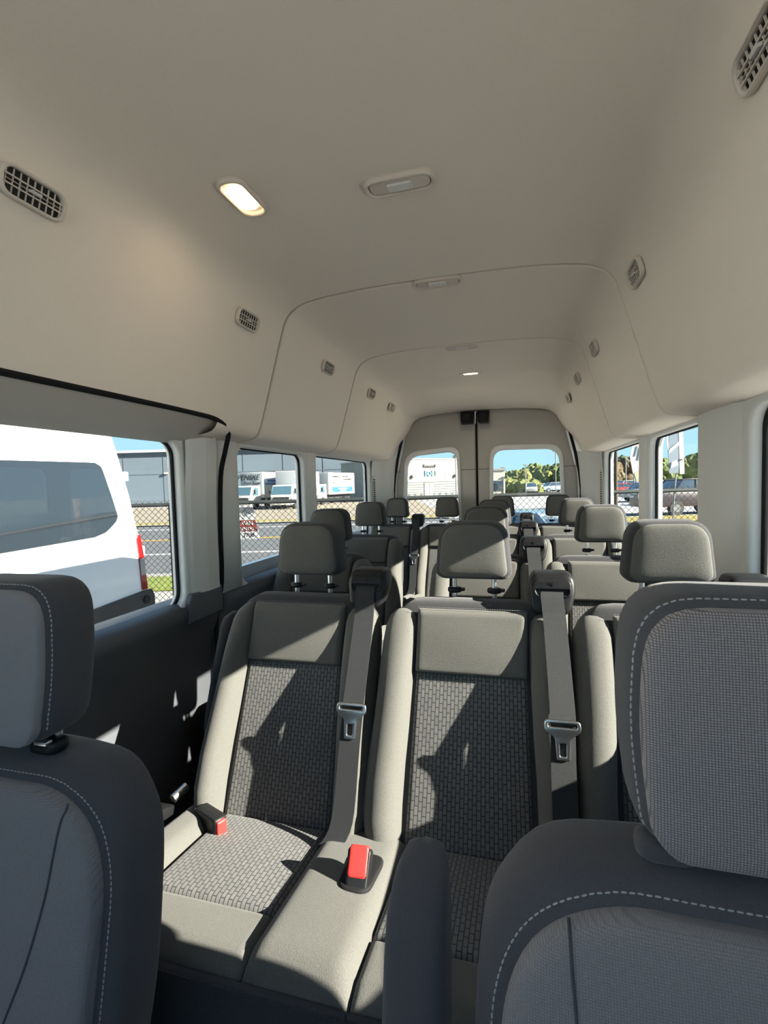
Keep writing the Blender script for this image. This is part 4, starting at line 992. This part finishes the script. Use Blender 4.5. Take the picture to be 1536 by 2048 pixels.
car('sedan', 1128, 92, .1, 'white sedan parked beside the trees in the right back window')
car('sport_utility', 1372, 36, .15, 'white sport utility car behind the dark pickup in the right side window')
car('pickup_truck', 1378, 26, .12, 'dark red pickup beyond the fence in the right side window')
car('sedan', 1086, 8.7, -1.25, 'silver blue car right behind the fence, below the trees', PS)
car('sedan', 1015, 90, -.6, 'dark car at the left end of the row below the trees', PK)
car('sport_utility', 1063, 80, 1.3, 'white sport utility car nose on under the middle lamp post', PW)
car('sedan', 1084, 95, .4, 'silver car in the row between the lamp posts', PS)
car('sport_utility', 1107, 84, .2, 'silver blue sport utility car under the tall lamp post', PS)
car('sedan', 1225, 70, .1, 'silver car left of the utility pole', PS)
car('sport_utility', 1255, 66, .05, 'white sport utility car right of the utility pole', PW)
car('sedan', 1238, 58, .0, 'red car behind the fence rail near the utility pole', PRED)
car('sedan', 1335, 60, .1, 'dark car in front of the MART store', PK)
car('sedan', 1318, 80, .1, 'silver car at the foot of the MART store', PS)
car('sport_utility', 1300, 42, .1, 'white sport utility car behind the flag beside the right pillar', PW)
# ------------------------------------------------------------------ trees, poles, flags
LEAF = [mat('leaf_green', (.065, .088, .016), .9, ns=1.2, na=.6, bump=1, bs=3), mat('leaf_olive', (.10, .105, .022), .9, ns=1.2, na=.6, bump=1, bs=3), mat('leaf_dark', (.032, .048, .015), .9, ns=1.2, na=.6, bump=1, bs=3), mat('leaf_brown', (.085, .062, .028), .9, ns=1.2, na=.6, bump=1, bs=3)]
BARK = mat('bark', (.12, .09, .06), .9, na=.2)
def tree(x, d, h, w, m, label):
    p = EG(x, d); t = thing('tree', label, 'tree', tuple(p), 0, 'trees beyond the lots')
    bm = bmesh.new()
    for k in range(9):
        r = w * random.uniform(.20, .36); c = Vector((random.uniform(-.36, .36) * w, random.uniform(-.3, .3) * w, h * random.uniform(.38, .9) - r * .5))
        if k == 0: c = Vector((0, 0, h - r)); 
        q = bmesh.ops.create_icosphere(bm, subdivisions=3, radius=r, matrix=Matrix.Translation(c))
        for v in q['verts']:
            n_ = (v.co - c).normalized(); v.co += n_ * r * random.uniform(-.20, .20)
    me = bpy.data.meshes.new('crown'); bm.to_mesh(me); bm.free(); link('crown', me, m, t, False)
    MB().tube([(0, 0, 0), (0, 0, h * .5)], .18, 8).build('trunk', BARK, t, True)
tl_ = [(996, 95, 4.6, 5, 1, 'leftmost olive bush in the right back window'), (1014, 100, 6.0, 6.5, 0, 'green tree right of the leftmost bush'), (1033, 98, 6.4, 6, 1, 'olive tree left of the middle lamp post'), (1050, 102, 7.2, 6, 0, 'green tree behind the middle lamp post'),
       (1066, 104, 8.6, 6, 0, 'tallest green tree in the middle of the back row'), (1079, 100, 7.2, 6.5, 1, 'olive tree right of the tallest tree'), (1097, 103, 8.0, 6.5, 0, 'green tree left of the tall lamp post'), (1114, 100, 7.3, 6.5, 2, 'dark tree behind the tall lamp post'), (1132, 98, 7.5, 7, 0, 'green tree at the right edge of the back window'),
       (1042, 84, 3.4, 7, 1, 'low olive hedge in front of the back row of trees'), (1222, 92, 6.5, 7, 3, 'brownish tree left of the utility pole'), (1243, 95, 7.0, 7, 3, 'brownish tree just right of the utility pole'), (1262, 98, 7.2, 8, 2, 'dark tree between the utility pole and the flag'),
       (1324, 100, 6.6, 9, 0, 'green tree over the left end of the MART store'), (1352, 102, 6.2, 9, 2, 'dark green tree over the middle of the MART store'), (1380, 100, 7.2, 9, 0, 'green tree over the right end of the MART store'), (1545, 60, 6.6, 9, 2, 'tree at the right picture edge')]
for a in tl_: tree(a[0], a[1], a[2] * (.66 if a[0] < 1150 else .85), a[3] * .8, LEAF[a[4]], a[5])
POLE = mat('pole_wood', (.055, .042, .03), .9, na=.15); METP = mat('pole_metal', (.14, .14, .14), .5, na=.1)
up_ = thing('utility_pole', 'brown wooden utility pole in the right side window', 'pole', tuple(EG(1232, 24)))
MB().tube([(0, 0, 0), (0, 0, 7)], .085, 12).build('shaft', POLE, up_, True); MB().box((0, 0, 6.6), (1.6, .1, .1)).build('crossarm', POLE, up_)
for x, d, h, lb in ((1007, 88, 4.6, 'thin post at the left of the right back window'), (1052, 78, 4.6, 'lamp post with a double head before the trees'), (1112, 72, 6.3, 'tall lamp post at the right of the back window'), (913, 60, 8.0, 'lamp post beside the cream store'), (1252, 60, 4.4, 'thin post right of the utility pole'), (1268, 62, 4.4, 'thin post between the utility pole and the flag')):
    lp_ = thing('lamp_post', lb, 'lamp post', tuple(EG(x, d)), ROT, 'posts in the lots')
    MB().tube([(0, 0, 0), (0, 0, h)], .075, 8).build('pole', METP, lp_, True)
    MB().box((0, 0, h - .02), (.8 if h > 4.5 else .2, .3, .16)).build('lamp_head', METP, lp_, bevel=.03)
FLW = mat('flag_white_cloth', (.42, .42, .40), .8, na=.03); FLG = mat('flag_grey_cloth', (.10, .13, .165), .8, na=.05); FLO = mat('flag_tan_cloth', (.30, .24, .15), .8, na=.05)
def flag(label, x, d, parts, pole_h, lean):
    t = thing('feather_flag', label, 'flag', tuple(EG(x, d)), ROT, 'feather flags in the lot')
    MB().tube(smooth_line([(0, 0, 0), (0, 0, pole_h * .6), (lean * .3, 0, pole_h)], 6), .014, 8).build('pole', METP, t, True)
    for nme, ol, m, w0 in parts:
        plate(nme, [ol], .012, .003, lambda u, v, w, w0=w0: (u * d / FPX, w - w0, 1.25 - GZ + v * d / FPX), m, t, False)
flag('white feather flag with tan foot near the utility pole', 1281, 9.5, [('cloth', [(-22, 42), (-13, 88), (-5, 88), (2, 40), (6, -8), (-10, -8), (-16, 10)], FLW, .02), ('tan_print', [(-14, 10), (4, 22), (5, -6), (-9, -6)], FLO, .03), ('lettering', [(-14, 44), (-11, 44), (-7, 62), (-9, 64)], FLG, .035), ('lettering', [(-8, 36), (-4, 36), (-1, 60), (-3, 62)], FLG, .035)], 1.75, -.2)
flag('grey and white feather flag in the right side window', 1347, 8.6, [('cloth', [(-10, 8), (-13, 60), (-7, 98), (8, 98), (12, 60), (8, 8)], FLG, .02), ('white_stripe', [(11, 6), (20, 6), (16, 98), (8, 98), (9, 60)], FLW, .025), ('white_stripe', [(-13, 48), (-11, 48), (11, 66), (11, 72), (-10, 56)], FLW, .035), ('white_stripe', [(-16, 66), (-12, 50), (-14, 98), (-18, 98)], FLW, .03), ('pale_print', [(-8, 18), (6, 24), (5, 34), (-6, 30)], FLW, .035), ('mark', [(10, 33), (15, 33), (15, 36), (10, 36)], DK, .04)], 2.3, .25)

# ------------------------------------------------------------------ light
w = bpy.data.worlds.new('World'); scn.world = w; w.use_nodes = True; nt = w.node_tree
bg = nt.nodes['Background']; tc = nt.nodes.new('ShaderNodeTexCoord'); sp = nt.nodes.new('ShaderNodeSeparateXYZ'); cr = nt.nodes.new('ShaderNodeValToRGB')
nt.links.new(tc.outputs['Generated'], sp.inputs[0]); nt.links.new(sp.outputs[2], cr.inputs[0]); nt.links.new(cr.outputs[0], bg.inputs[0])
e = cr.color_ramp.elements; e[0].position = 0; e[0].color = (.50, .84, .96, 1); e[1].position = 1; e[1].color = (.16, .38, .78, 1)
n_ = e.new(.14); n_.color = (.47, .81, .99, 1); n_ = e.new(.4); n_.color = (.27, .56, .92, 1)
bg.inputs['Strength'].default_value = 1.35
SUN_TO = Vector((1, -.13, .49)).normalized()
L = bpy.data.lights.new('sun', 'SUN'); L.energy = 36.0; L.angle = .009; L.color = (1, .93, .80)
so = bpy.data.objects.new('sun', L); COL.objects.link(so); so.rotation_euler = SUN_TO.to_track_quat('Z', 'Y').to_euler(); so.location = (8, 0, 12)
vs_ = scn.view_settings; vs_.view_transform = 'Standard'; vs_.look = 'None'; vs_.gamma = 1; vs_.use_curve_mapping = False; vs_.exposure = .3
scn.display_settings.display_device = 'sRGB'
scn.cycles.diffuse_bounces = 8; scn.cycles.max_bounces = 14; scn.cycles.transparent_max_bounces = 16
